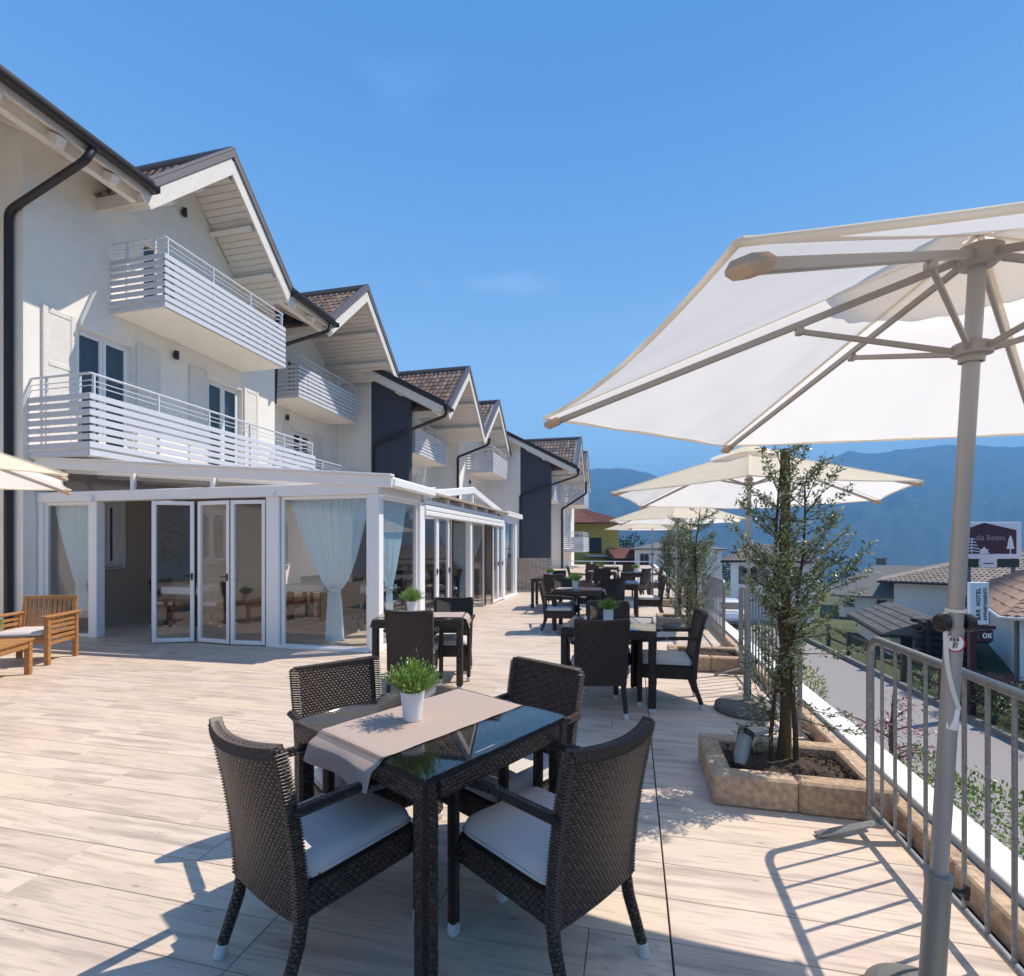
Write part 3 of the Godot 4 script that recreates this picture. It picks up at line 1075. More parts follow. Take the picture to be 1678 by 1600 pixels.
# A glazed leaf in a frame: width along `along`, its foot at `at`.
func glass_leaf(called: String, parent: Node3D, at: Vector3, along: Vector3, w: float, h: float, handle: bool, f := 0.06) -> void:
	var b := MB.new()
	var nrm := along.cross(Vector3.UP).normalized()
	var keep := Transform3D(Basis(along, Vector3.UP, nrm), at)
	b.xf = keep
	b.box(Vector3(f * 0.5, h * 0.5, 0), Vector3(f, h, 0.05), 0.006)
	b.box(Vector3(w - f * 0.5, h * 0.5, 0), Vector3(f, h, 0.05), 0.006)
	b.box(Vector3(w * 0.5, f * 0.5, 0), Vector3(w - 2 * f, f, 0.048), 0.006)
	b.box(Vector3(w * 0.5, h - f * 0.5, 0), Vector3(w - 2 * f, f, 0.048), 0.006)
	var o := put(called, b, M.white, parent)
	var g := MB.new()
	g.xf = keep
	for k in 2:
		var z := -0.008 + 0.016 * k
		g.q(Vector3(f, f, z), Vector3(w - f, f, z), Vector3(w - f, h - f, z), Vector3(f, h - f, z))
	put("pane", g, M.glass, o)
	var e := MB.new()
	e.xf = keep
	for k in [[f * 0.5, -1], [w - f * 0.5, 1]]:
		e.box(Vector3(w + 0.008 if k[1] > 0 else -0.008, h * 0.5, 0), Vector3(0.012, h - 0.02, 0.03))
	put("seal", e, M.black, o)
	if handle:
		var d := MB.new()
		d.xf = keep
		d.box(Vector3(w - f * 0.5, 1.02, 0.035), Vector3(0.025, 0.11, 0.02), 0.004)
		d.bar(Vector3(w - f * 0.5, 1.03, 0.06), Vector3(w - f * 0.5 - 0.1, 1.03, 0.06), 0.018, 0.018)
		put("handle", d, M.black, o)


# A sheer curtain gathered at a tie; x runs along `along` from `at` (its top corner).
func curtain(label: String, at: Vector3, along: Vector3, w: float, tie: float, tie_y: float, drop: float) -> void:
	var nrm := along.cross(Vector3.UP).normalized()
	var top := at.y
	var o := thing("sheer_curtain", label, "curtain", Vector3(at.x, 0, at.z), 0.0, "pale blue curtains tied in the glass walls")
	var b := MB.new()
	b.sheet(150, 44, func(u, v):
		var y := lerpf(drop, top, v)
		var half: float
		if y > tie_y:
			var t := (y - tie_y) / (top - tie_y)
			half = lerpf(0.07, w * 0.5 - 0.02, pow(t, 0.62) * 0.86 + 0.14 * t)
		else:
			half = 0.07 + 0.085 * sqrt((tie_y - y) / maxf(tie_y - drop, 0.01))
		var mid := lerpf(tie, w * 0.5, smoothstep(tie_y, top, y))
		var fold: float = 0.5 * sin(u * 118.0) + 0.3 * sin(u * 67.0 + 1.0) + 0.25 * sin(u * 29.0 + v * 2.0)
		var yy: float = y
		if v < 0.02:
			yy += 0.09 * absf(u - 0.45) * 2.0 + 0.015 * sin(u * 60.0)
		return at + along * (mid + (u * 2 - 1) * half) + nrm * (fold * lerpf(0.022, 0.014, v)) + Vector3(0, yy - top, 0))
	put("cloth", b, M.sheer, o)
	var k := MB.new()
	k.xf = Transform3D(Basis(along, Vector3.UP, nrm), at + along * tie + Vector3(0, tie_y - top, 0))
	k.xf = k.xf.scaled_local(Vector3(1, 1, 0.55))
	k.lathe([Vector2(0.074, -0.016), Vector2(0.082, -0.012), Vector2(0.082, 0.012), Vector2(0.074, 0.016)], 20)
	put("tie", k, M.sheer, o)
	var r := MB.new()
	r.tube([at + Vector3(0, 0.012, 0), at + along * w + Vector3(0, 0.012, 0)], 0.008, 6)
	put("rod", r, M.white, o)


func conservatory() -> void:
	var z0 := -6.65
	var xo := -3.6
	var c := thing("glass_dining_room", "white framed glass dining room with folding doors along the houses", "conservatory", Vector3(xo, 0, z0))
	var W: Material = M.white
	# posts of the end wall and of the long side
	for x in [[-9.83, 0.1], [-8.69, 0.18], [-5.25, 0.22], [-3.58, 0.17]]:
		pbox("post", c, Vector3(x[0], 1.13, z0), Vector3(x[1], 2.26, 0.14), W, 0.008)
	for z in [-8.2, -13.98, -15.5]:
		pbox("post", c, Vector3(xo, 1.14, z), Vector3(0.14, 2.28, 0.2), W, 0.008)
	pbox("post", c, Vector3(xo, 1.13, -10.98), Vector3(0.12, 2.26, 0.14), W, 0.008)
	# header beams
	pbox("header", c, Vector3(-6.69, 2.345, z0), Vector3(6.38, 0.17, 0.17), W, 0.01)
	pbox("header", c, Vector3(xo, 2.345, -7.42), Vector3(0.17, 0.17, 1.37), W, 0.01)
	for k in 3:
		pbox("header", c, Vector3(xo + 0.02 - k * 0.012, 2.10 + k * 0.1, -11.09), Vector3(0.17, 0.085, 5.6), W, 0.012)
	pbox("header", c, Vector3(xo, 2.3, -14.75), Vector3(0.17, 0.17, 1.75), W, 0.01)
	pbox("bracket", c, Vector3(-5.25, 2.3, z0 + 0.1), Vector3(0.12, 0.1, 0.06), W, 0.01)
	pbox("bracket", c, Vector3(-8.69, 2.3, z0 + 0.1), Vector3(0.12, 0.1, 0.06), W, 0.01)
	# lean-to roof: fascia along the slope, gutter at its low edge, white panels between rafters
	var f := MB.new()
	f.bar(Vector3(-9.88, 2.93, z0 + 0.1), Vector3(-3.28, 2.42, z0 + 0.1), 0.06, 0.16, Vector3.UP, 0.01)
	f.bar(Vector3(-9.88, 3.02, z0 + 0.12), Vector3(-3.26, 2.51, z0 + 0.12), 0.12, 0.03, Vector3.UP, 0.004)
	put("fascia", f, W, c)
	var g := MB.new()
	g.bar(Vector3(-3.31, 2.42, z0 + 0.06), Vector3(-3.31, 2.42, -8.15), 0.1, 0.13, Vector3.UP, 0.02)
	g.bar(Vector3(-3.41, 2.5, z0 + 0.06), Vector3(-3.41, 2.5, -8.15), 0.12, 0.03, Vector3.UP, 0.004)
	put("gutter", g, W, c)
	for k in 10:
		var z := z0 - 0.9 * k
		var r := MB.new()
		r.bar(Vector3(-9.88, 2.86, z - 0.06), Vector3(-3.5, 2.37, z - 0.06), 0.07, 0.12, Vector3.UP)
		put("rafter", r, W, c)
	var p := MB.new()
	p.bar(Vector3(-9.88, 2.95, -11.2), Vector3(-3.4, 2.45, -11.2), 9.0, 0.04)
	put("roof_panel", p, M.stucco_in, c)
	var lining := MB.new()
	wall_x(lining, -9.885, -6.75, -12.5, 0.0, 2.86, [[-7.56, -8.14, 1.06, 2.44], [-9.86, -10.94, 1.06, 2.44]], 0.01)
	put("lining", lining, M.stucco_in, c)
	# uprights in the wedge over the header, and its glass
	for x in [[-9.45, 0.37], [-7.9, 0.28], [-6.35, 0.18]]:
		pbox("upright", c, Vector3(x[0], 2.43 + x[1] * 0.5, z0 + 0.02), Vector3(0.07, x[1], 0.06), W, 0.006)
	var wg := MB.new()
	wg.tri(Vector3(-9.8, 2.43, z0), Vector3(-5.0, 2.43, z0), Vector3(-9.8, 2.86, z0))
	put("wedge_pane", wg, M.glass, c)
	# folding doors of the end wall: one leaf swung out, two closed
	glass_leaf("door_leaf", c, Vector3(-7.25, 0.02, z0 + 0.26), Vector3(0.91, 0, -0.415).normalized(), 0.60, 2.2, true)
	glass_leaf("door_leaf", c, Vector3(-6.64, 0.02, z0 + 0.0), Vector3(0.985, 0, 0.10).normalized(), 0.65, 2.2, true)
	glass_leaf("door_leaf", c, Vector3(-5.97, 0.02, z0 + 0.07), Vector3(0.993, 0, -0.08).normalized(), 0.58, 2.2, false)
	# fixed panes of the end wall and of the side
	glass_leaf("fixed_pane", c, Vector3(-9.78, 0.0, z0), Vector3.RIGHT, 1.0, 2.26, false, 0.05)
	glass_leaf("fixed_pane", c, Vector3(-5.13, 0.0, z0), Vector3.RIGHT, 1.46, 2.26, false, 0.05)
	glass_leaf("fixed_pane", c, Vector3(xo, 0.0, -6.74), Vector3.FORWARD, 1.36, 2.26, false, 0.05)
	glass_leaf("fixed_pane", c, Vector3(xo, 0.0, -14.08), Vector3.FORWARD, 1.32, 2.26, false, 0.05)
	# folding doors of the long side
	var zs := [[-8.31, 0.66, 0.0], [-8.98, 0.62, 0.0], [-9.9, 0.5, 0.9], [-12.25, 0.58, 0.95], [-12.3, 0.58, 0.8], [-12.86, 0.54, 0.0], [-13.41, 0.46, 0.0]]
	for e in zs:
		var dir := Vector3(e[2], 0, -sqrt(1.0 - e[2] * e[2]))
		glass_leaf("door_leaf", c, Vector3(xo + (0.02 if e[2] == 0.0 else 0.0), 0.02, e[0]), dir if e[2] == 0.0 else Vector3(-dir.x, 0, dir.z), e[1], 2.08, e[2] == 0.0)
	# low gable frame over the long doors
	var t := MB.new()
	t.bar(Vector3(xo + 0.03, 2.40, -8.2), Vector3(xo + 0.03, 2.79, -11.09), 0.13, 0.15, Vector3.UP, 0.012)
	t.bar(Vector3(xo + 0.03, 2.79, -11.09), Vector3(xo + 0.03, 2.40, -13.98), 0.13, 0.15, Vector3.UP, 0.012)
	put("gable_frame", t, W, c)
	pbox("king_post", c, Vector3(xo + 0.03, 2.55, -11.09), Vector3(0.08, 0.36, 0.08), W, 0.006)
	var rb := MB.new()
	rb.bar(Vector3(xo - 0.04, 2.76, -11.09), Vector3(-8.2, 2.95, -11.09), 0.1, 0.12)
	for s in [-1.0, 1.0]:
		for k in 4:
			rb.bar(Vector3(xo - 0.9 - k * 1.0, 2.85, -11.09), Vector3(xo - 0.9 - k * 1.0, 2.5, -11.09 + s * 2.7), 0.06, 0.08)
	put("ridge_beam", rb, W, c)
	pbox("end_fascia", c, Vector3(xo + 0.05, 2.44, -14.9), Vector3(0.3, 0.14, 1.95), W, 0.012)
	# a low kerb under the glass
	pbox("plinth", c, Vector3(-4.4, 0.02, z0 + 0.02), Vector3(1.5, 0.04, 0.16), W, 0.006)
	pbox("plinth", c, Vector3(xo, 0.02, -14.75), Vector3(0.2, 0.04, 1.7), W, 0.006)
	pbox("plinth", c, Vector3(xo, 0.02, -7.4), Vector3(0.16, 0.04, 1.4), W, 0.006)
	# back end
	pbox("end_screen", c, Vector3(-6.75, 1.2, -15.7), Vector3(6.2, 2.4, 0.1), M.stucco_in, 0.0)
	curtain("pale blue sheer curtain tied low behind the pane next to the drainpipe wall", Vector3(-9.74, 2.2, z0 - 0.1), Vector3.RIGHT, 0.93, 0.58, 0.86, 0.36)
	curtain("pale blue sheer curtain tied in the wide fixed pane facing the terrace", Vector3(-5.07, 2.23, z0 - 0.1), Vector3.RIGHT, 1.38, 0.76, 0.86, 0.06)
	curtain("pale blue sheer curtain tied just around the glass room's corner", Vector3(xo - 0.1, 2.2, -6.8), Vector3.FORWARD, 1.15, 0.5, 0.86, 0.06)
	curtain("pale blue sheer curtain in the last pane of the glass room's long side", Vector3(xo - 0.1, 2.2, -14.12), Vector3.FORWARD, 1.25, 0.65, 0.86, 0.06)
	curtain("pale sheer curtain inside, hanging behind the open long doors", Vector3(-5.4, 2.15, -13.5), Vector3.RIGHT, 1.5, 0.8, 0.86, 0.06)
	# the wooden screen past the glass room
	var s := thing("wooden_screen", "low screen of upright pale boards below the far dark blue wall", "screen", Vector3(-3.2, 0, -16.75))
	for k in 9:
		pbox("board", s, Vector3(-3.75 + 0.135 * k, 0.56, -16.75), Vector3(0.128, 1.1, 0.03), M.panel, 0.004)
	pbox("rail", s, Vector3(-3.2, 0.9, -16.79), Vector3(1.2, 0.08, 0.04), M.panel)
	pbox("post", s, Vector3(-3.88, 0.58, -16.75), Vector3(0.09, 1.16, 0.09), M.black)
	# ornament on the wall by the drainpipe
	var w := thing("wall_ornament", "wrought iron flower ornament on the wall beside the drainpipe", "ornament", Vector3(-10.55, 1.9, -6.36))
	for e in [[-10.52, 1.97, 0.09], [-10.62, 1.55, 0.1], [-10.58, 1.25, 0.09]]:
		var b := MB.new()
		for k in 6:
			var a := TAU * k / 6.0
			b.leaf(Vector3(e[0], e[1], -6.35), Vector3(cos(a), sin(a), 0.15).normalized(), Vector3(-sin(a), cos(a), 0), e[2], 0.06)
		put("flower", b, M.frame_dark, w)
	var st := MB.new()
	st.tube([Vector3(-10.52, 1.97, -6.35), Vector3(-10.63, 1.55, -6.35), Vector3(-10.58, 1.25, -6.35), Vector3(-10.66, 0.95, -6.35)], 0.008, 6)
	put("stem", st, M.frame_dark, w)


# ---- dining furniture ----

func make_chair(label: String) -> Node3D:
	var o := thing("wicker_armchair", label, "armchair", Vector3.ZERO, 0.0, "dark woven armchairs on the terrace")
	# seat frame, woven, with rounded edges; the front is towards -z
	var s := MB.new()
	s.box(Vector3(0, 0.335, 0.0), Vector3(0.445, 0.135, 0.49), 0.018)
	put("seat_frame", s, M.wicker, o)
	var cu := MB.new()
	cu.sheet(25, 25, func(u, v):
		var a: float = sin((u - 0.5) * PI)
		var b2: float = sin((v - 0.5) * PI)
		var e := pow(pow(absf(a), 10.0) + pow(absf(b2), 10.0), 0.1)
		var k := 1.0 if e < 1.0 else 1.0 / e
		e = minf(e, 1.0)
		return Vector3(a * k * 0.215, 0.402 + 0.058 * sqrt(maxf(0.0, 1.0 - pow(e, 14.0))) + 0.012 * (1 - e * e) + 0.003 * sin(u * 9.0) * sin(v * 7.0), b2 * k * 0.243), false)
	var cp := []
	for k in 25:
		var a := TAU * k / 24.0
		var w2 := pow(pow(absf(cos(a)), 10.0) + pow(absf(sin(a)), 10.0), -0.1)
		cp.append(Vector3(cos(a) * w2 * 0.217, 0.412, sin(a) * w2 * 0.245))
	cu.tube(cp, 0.006, 6)
	put("cushion", cu, M.cushion, o)
	# curved back: leans and opens upwards, hollow towards the sitter
	var shape := func(u: float, v: float, off: float) -> Vector3:
		var y := lerpf(0.28, 0.855, v)
		var half := lerpf(0.21, 0.225, v)
		var x := (u * 2 - 1) * half
		var lean := 0.235 + 0.115 * pow(v, 1.5)
		var hollow := -0.045 * pow(absf(u * 2 - 1), 2.0) * (0.25 + 0.75 * v)
		return Vector3(x, y + 0.012 * pow(absf(u * 2 - 1), 2.0) * v, lean + hollow + 0.03 + off)
	var b := MB.new()
	var cols := 17
	var rows := 15
	for side in [0, 1]:
		var p := PackedVector3Array()
		var uv := PackedVector2Array()
		for j in rows:
			for i in cols:
				var u := float(i) / (cols - 1)
				var v := float(j) / (rows - 1)
				p.append(shape.call(u, v, 0.019 if side == 0 else -0.019))
				uv.append(Vector2(u * 0.52, v * 0.62))
		b.smooth(p, uv, cols, rows, side == 1)
	var bk := put("backrest", b, M.wicker, o)
	# wrapped edging round the back
	var e := MB.new()
	var rim := []
	for k in 13:
		rim.append(shape.call(0.0, k / 12.0, 0.0))
	for k in range(1, 13):
		rim.append(shape.call(k / 12.0, 1.0, 0.0))
	for k in range(11, -1, -1):
		rim.append(shape.call(1.0, k / 12.0, 0.0))
	e.tube(rim, 0.022, 8)
	put("edging", e, M.wicker, bk)
	var wr := MB.new()
	var total := rim.size() - 1
	for k in 150:
		var t := total * (k + 0.5) / 150.0
		var i := int(t)
		var a: Vector3 = rim[i].lerp(rim[i + 1], t - i)
		var d: Vector3 = (rim[i + 1] - rim[i]).normalized()
		var x := d.cross(Vector3.BACK).normalized()
		wr.bar(a - x * 0.0212 - d * 0.004, a + x * 0.0212 + d * 0.004, 0.0068, 0.0455, Vector3.BACK, 0.003)
	stuff(put("wrapping", wr, M.wrap, bk))
	var lb := MB.new()
	lb.tube([shape.call(0.02, 0.02, 0.0), shape.call(0.98, 0.02, 0.0)], 0.02, 8)
	put("lower_rail", lb, M.wicker, bk)
	for x in [-1.0, 1.0]:
		# arm: flat woven bar from the back to the front post
		var a := MB.new()
		a.bar(Vector3(0.247 * x, 0.665, 0.30), Vector3(0.245 * x, 0.655, 0.0), 0.048, 0.032, Vector3.UP, 0.012)
		a.bar(Vector3(0.245 * x, 0.655, 0.0), Vector3(0.241 * x, 0.63, -0.262), 0.048, 0.032, Vector3.UP, 0.012)
		put("armrest", a, M.wicker, o)
		var f := MB.new()
		f.bar(Vector3(0.241 * x, 0.64, -0.24), Vector3(0.236 * x, 0.045, -0.245), 0.046, 0.046, Vector3.BACK, 0.014)
		var fl := put("leg", f, M.wicker, o)
		pbox("foot_cap", fl, Vector3(0.236 * x, 0.024, -0.245), Vector3(0.043, 0.048, 0.043), M.cap, 0.01)
		var r := MB.new()
		r.tube([Vector3(0.205 * x, 0.34, 0.235), Vector3(0.208 * x, 0.2, 0.26), Vector3(0.213 * x, 0.045, 0.315)], [0.024, 0.023, 0.02], 10)
		var rl := put("leg", r, M.wicker, o)
		var fc := MB.new()
		fc.tube([Vector3(0.213 * x, 0.047, 0.314), Vector3(0.215 * x, 0.0, 0.326)], 0.021, 10)
		put("foot_cap", fc, M.cap, rl)
	return o


func make_table(label: String, w: float, d: float, at: Vector3, turn: float) -> Node3D:
	var o := thing("wicker_table", label, "table", at, turn, "dark woven glass-topped tables")
	var b := MB.new()
	var y := 0.70
	for s in [-1.0, 1.0]:
		b.box(Vector3(0, y - 0.005, s * (d * 0.5 - 0.03)), Vector3(w, 0.085, 0.06), 0.012)
		b.box(Vector3(s * (w * 0.5 - 0.03), y - 0.005, 0), Vector3(0.06, 0.085, d - 0.12), 0.012)
	var base := Transform3D(Basis(Vector3.UP, turn), at)
	put("apron", b, M.wicker, o, base)
	var t := MB.new()
	t.q(Vector3(-w * 0.5 + 0.055, 0.738, d * 0.5 - 0.055), Vector3(w * 0.5 - 0.055, 0.738, d * 0.5 - 0.055), Vector3(w * 0.5 - 0.055, 0.738, -d * 0.5 + 0.055), Vector3(-w * 0.5 + 0.055, 0.738, -d * 0.5 + 0.055), Vector2(0, 0), Vector2(w, 0), Vector2(w, d), Vector2(0, d))
	put("woven_top", t, M.wicker, o, base)
	var g := MB.new()
	g.box(Vector3(0, 0.7465, 0), Vector3(w - 0.01, 0.005, d - 0.01), 0.001)
	put("glass_top", g, M.tint, o, base)
	for sx in [-1.0, 1.0]:
		for sz in [-1.0, 1.0]:
			var p := Vector3(sx * (w * 0.5 - 0.036), 0, sz * (d * 0.5 - 0.036))
			var l := MB.new()
			l.bar(p + Vector3(0, 0.705, 0), p + Vector3(0, 0.035, 0), 0.07, 0.07, Vector3.BACK, 0.014)
			var leg := put("leg", l, M.wicker, o, base)
			var f := MB.new()
			f.box(p + Vector3(0, 0.018, 0), Vector3(0.062, 0.036, 0.062), 0.008)
			put("foot_cap", f, M.cap, leg, base)
	return o


# A cloth laid across a table (local z), hanging over both edges.
func table_runner(label: String, at: Vector3, turn: float, w: float, d: float, x: float, drop: float) -> void:
	var o := thing("table_runner", label, "table runner", at, turn, "pinkish runners across the tables")
	var b := MB.new()
	var half := d * 0.5 + 0.004
	var L := 2 * (half + drop)
	b.sheet(25, 60, func(u, v):
		var s: float = -L * 0.5 + L * v
		var xx: float = x + (u - 0.5) * w
		var over := absf(s) - half
		var sg := signf(s)
		var p := Vector3(xx, 0.7515 + 0.0008 * sin(u * 20.0 + s * 30.0), s)
		if over > -0.045:
			var r := 0.045
			var a := clampf((over + 0.045) / r, 0.0, PI * 0.5)
			p.z = sg * (half - 0.045 + r * sin(a) + 0.006)
			p.y = 0.7515 - r * (1 - cos(a)) - maxf(0.0, over + 0.045 - r * PI * 0.5)
			if over > 0.0:
				p.z += sg * (0.02 + 0.012 * sin(u * 8.0 + 1.0) * over / drop + 0.02 * over / drop)
		return p)
	put("cloth", b, M.runner, o, Transform3D(Basis(Vector3.UP, turn), at))


func potted_plant(label: String, at: Vector3, size: float, square: bool, seed_: int, tall := 1.0) -> void:
	var o := thing("potted_plant", label, "potted plant", at, 0.0, "small white pots of green on the tables")
	var b := MB.new()
	b.xf = Transform3D(Basis.from_scale(Vector3(1, 1.16, 1) * size), at)
	if square:
		for s in [-1.0, 1.0]:
			b.box(Vector3(s * 0.053, 0.06, 0), Vector3(0.008, 0.12, 0.114), 0.002)
			b.box(Vector3(0, 0.06, s * 0.053), Vector3(0.098, 0.12, 0.008), 0.002)
		b.box(Vector3(0, 0.006, 0), Vector3(0.098, 0.012, 0.098))
	else:
		b.lathe([Vector2(0, 0.0), Vector2(0.041, 0.0), Vector2(0.044, 0.004), Vector2(0.0585, 0.118), Vector2(0.0585, 0.122), Vector2(0.0545, 0.122), Vector2(0.052, 0.09)], 32)
	put("pot", b, M.pot, o)
	var s := MB.new()
	s.xf = b.xf
	s.lathe([Vector2(0.05, 0.1), Vector2(0.0, 0.106)], 20)
	put("soil", s, M.soil, o)
	var g := MB.new()
	g.xf = b.xf
	var r := RandomNumberGenerator.new()
	r.seed = seed_
	for k in 430:
		var a := r.randf() * TAU
		var q := sqrt(r.randf())
		var root := Vector3(cos(a) * 0.042 * q, 0.1, sin(a) * 0.042 * q)
		var out := Vector3(cos(a), 0, sin(a)) * q * r.randf_range(0.3, 1.35)
		var up := (r.randf_range(0.4, 1.0) + (0.3 if r.randf() < 0.07 else 0.0)) * tall
		var tip := root + out * 0.088 + Vector3(0, 0.14 * up * (1.15 - q * 0.5), 0) + Vector3(r.randf_range(-0.012, 0.012), 0, r.randf_range(-0.012, 0.012))
		var tone := r.randf_range(0.55, 1.25)
		g.col = Color(0.24 * tone, 0.40 * tone, 0.07 * tone) if r.randf() < 0.75 else Color(0.34 * tone, 0.42 * tone, 0.12 * tone)
		var mid := root.lerp(tip, 0.55) + Vector3(0, 0.012, 0)
		var side := Vector3(-sin(a), 0.1, cos(a)) * 0.0013
		g.tri(root - side, root + side, mid)
		for n in 4:
			var f := 0.35 + 0.2 * n
			var at2 := root.lerp(tip, f) + Vector3(0, 0.012 * sin(f * PI), 0)
			var dir := ((tip - root).normalized() + Vector3(r.randf_range(-1, 1), r.randf_range(-0.3, 0.9), r.randf_range(-1, 1)) * 0.8).normalized()
			var sd := dir.cross(Vector3(r.randf_range(-1, 1), r.randf_range(-1, 1), r.randf_range(-1, 1))).normalized()
			g.leaf(at2, dir, sd, r.randf_range(0.016, 0.03), r.randf_range(0.006, 0.011))
	put("foliage", g, M.leaf, o)


func furniture() -> void:
	var proto: Node3D = null
	# [x, z, the way it faces (degrees, 0 = away from the camera along -z, turning left is positive), label]
	var chairs := [
		[-1.157, -1.79, -24.0, "dark woven armchair with rounded back to us by the front table's draped runner"],
		[-0.345, -1.945, 57.0, "dark woven armchair at the front table seen side-on, between the table and the stone planter"],
		[-1.314, -2.285, 232.0, "dark woven armchair across the front table, sunlit weave showing, beside the grass pot"],
		[-0.624, -2.438, 150.0, "dark woven armchair across the front table at its blue reflecting corner"],
		[-2.24, -5.016, 13.0, "woven armchair with its flat brown back to us before the glass room corner table"],
		[-2.075, -5.634, 193.0, "woven armchair facing us over the table before the glass room's corner"],
		[-0.331, -4.826, 13.0, "woven armchair with its back to us at the table under the second parasol"],
		[0.305, -5.2, 92.0, "woven armchair in profile between the second parasol's table and the planters"],
		[-0.247, -5.655, 184.0, "woven armchair facing us behind the small white square pot"],
		[-1.24, -8.93, 275.0, "brown sunlit woven armchair at the side of the third table row"],
		[-1.25, -9.72, 190.0, "grey looking woven armchair facing us behind the third row's runner table"],
		[-0.52, -9.15, 100.0, "woven armchair turned inwards at the planter side of the third row's runner table"],
		[-0.42, -10.55, 8.0, "woven armchair with its back to us in front of the fourth row's table"],
		[0.32, -11.15, 95.0, "woven armchair in profile under the third parasol, beside the planters"],
		[-0.9, -11.25, 275.0, "woven armchair at the house side of the fourth row's table"],
		[-1.75, -11.75, 5.0, "woven armchair with its back to us at the lone far table"],
		[-1.3, -12.3, 95.0, "woven armchair facing the glass room at the far table by its end"],
		[-1.9, -12.95, 185.0, "woven armchair facing us behind the far table by the glass room's end"],
		[-0.9, -15.2, 10.0, "woven armchair with its back to us in the last but one row"],
		[-1.6, -15.8, 275.0, "woven armchair at the house side of the last but one row"],
		[0.1, -14.9, 60.0, "woven armchair under the furthermost parasol, turned to the table"],
		[0.55, -16.2, 95.0, "woven armchair by the last planter in the last but one row"],
		[-1.4, -18.6, 5.0, "woven armchair in the last row before the railing, beside the far screen"],
		[-0.2, -18.4, 20.0, "woven armchair in the last row before the railing, on the street side"],
	]
	for e in chairs:
		if proto == null:
			proto = make_chair(e[3])
			proto.position = Vector3(e[0], 0, e[1])
			proto.rotation.y = deg_to_rad(e[2])
		else:
			copy(proto, Vector3(e[0], 0, e[1]), deg_to_rad(e[2]), e[3])
	var tables := [
		[-0.873, -2.137, 0.9, 0.84, -27.0, "dark woven table with a glass top and a pink runner, at the front"],
		[-2.29, -5.33, 0.96, 0.74, 14.0, "dark woven table between two chairs before the glass room's corner"],
		[-0.205, -5.22, 0.88, 0.85, -3.0, "dark woven table with a white square pot under the second parasol"],
		[-0.93, -9.2, 0.85, 0.85, 0.0, "dark woven table with a pale runner in the third row"],
		[-0.3, -11.2, 0.85, 0.85, 0.0, "dark woven table in the shade of the third parasol"],
		[-1.95, -12.35, 0.85, 0.85, 3.0, "dark woven table standing alone near the end of the glass room"],
		[-0.9, -15.8, 0.85, 0.85, 0.0, "dark woven table in the last but one row"],
		[0.1, -15.5, 0.85, 0.85, 0.0, "dark woven table below the furthermost parasol"],
		[-0.9, -19.1, 0.85, 0.85, 0.0, "dark woven table in the last row before the railing"],
	]
	for e in tables:
		make_table(e[5], e[2], e[3], Vector3(e[0], 0, e[1]), deg_to_rad(e[4]))
	table_runner("pinkish runner hanging over the edge of the front table", Vector3(-0.873, 0, -2.137), deg_to_rad(-27.0), 0.44, 0.84, -0.02, 0.085)
	table_runner("pinkish runner on the table before the glass room's corner", Vector3(-2.29, 0, -5.33), deg_to_rad(104.0), 0.42, 0.96, -0.02, 0.1)
	table_runner("pale runner on the third row's table", Vector3(-0.93, 0, -9.2), deg_to_rad(90.0), 0.42, 0.85, 0.0, 0.1)
	table_runner("pale runner on a table of the last but one row", Vector3(-0.9, 0, -15.8), deg_to_rad(90.0), 0.42, 0.85, 0.0, 0.1)
	potted_plant("bushy bright grass in a round white pot on the front table", spot(676, 1180, 0.752), 0.92, false, 5)
	potted_plant("leafy plant in a white pot on the table before the glass room's corner", Vector3(-2.44, 0.752, -5.36), 1.0, false, 6, 1.1)
	potted_plant("low green in a small white square pot under the second parasol", spot(997, 1017, 0.75), 0.85, true, 7, 0.85)
	potted_plant("green plant in a white pot on the third row's table", Vector3(-1.0, 0.752, -9.2), 1.0, false, 8)
	potted_plant("tiny potted green on the table below the furthermost parasol", Vector3(0.1, 0.75, -15.5), 0.9, true, 9, 0.7)
	potted_plant("tiny potted green on the last but one row's table", Vector3(-0.95, 0.752, -15.8), 0.9, false, 10, 0.9)
	potted_plant("tiny potted green on the lone far table near the glass room", Vector3(-1.95, 0.75, -12.35), 0.9, false, 11, 0.7)
	# inside the glass room
	for e in [[-8.55, -8.0, 270.0, "woven armchair inside the glass room at the open doorway, seen from its side"], [-7.75, -8.1, 95.0, "woven armchair inside the glass room behind the swung door leaf"], [-6.8, -9.0, 275.0, "woven armchair inside the glass room seen through the swung leaf's pane"], [-5.7, -9.2, 100.0, "woven armchair inside the glass room behind the closed door leaf"], [-5.0, -8.3, 20.0, "woven armchair inside the glass room behind the wide curtain"], [-4.5, -9.0, 100.0, "woven armchair inside the glass room near its corner post"], [-6.1, -12.1, 190.0, "woven armchair inside the glass room seen through the long open doors"], [-4.7, -12.4, 250.0, "woven armchair just inside the long open doors"], [-5.0, -13.4, 100.0, "woven armchair inside the glass room before the inner curtain"]]:
		copy(proto, Vector3(e[0], 0, e[1]), deg_to_rad(e[2]), e[3])
	for e in [[-8.15, -8.15, "table with a white cloth inside the glass room at the doorway"], [-6.25, -9.15, "table with a white cloth inside the glass room behind the door leaves"], [-5.0, -8.95, "table with a white cloth inside the glass room behind the wide curtain"], [-5.7, -12.8, "table with a white cloth inside the long open doors"], [-7.6, -11.5, "table with a white cloth deep inside the glass room"]]:
		var o := make_table("dark " + e[2], 0.8, 0.8, Vector3(e[0], 0, e[1]), 0.0)
		var cl := thing("tablecloth", "white cloth covering the " + e[2].replace("table with a white cloth", "table"), "tablecloth", Vector3(e[0], 0.75, e[1]), 0.0, "white cloths in the glass room")
		var b := MB.new()
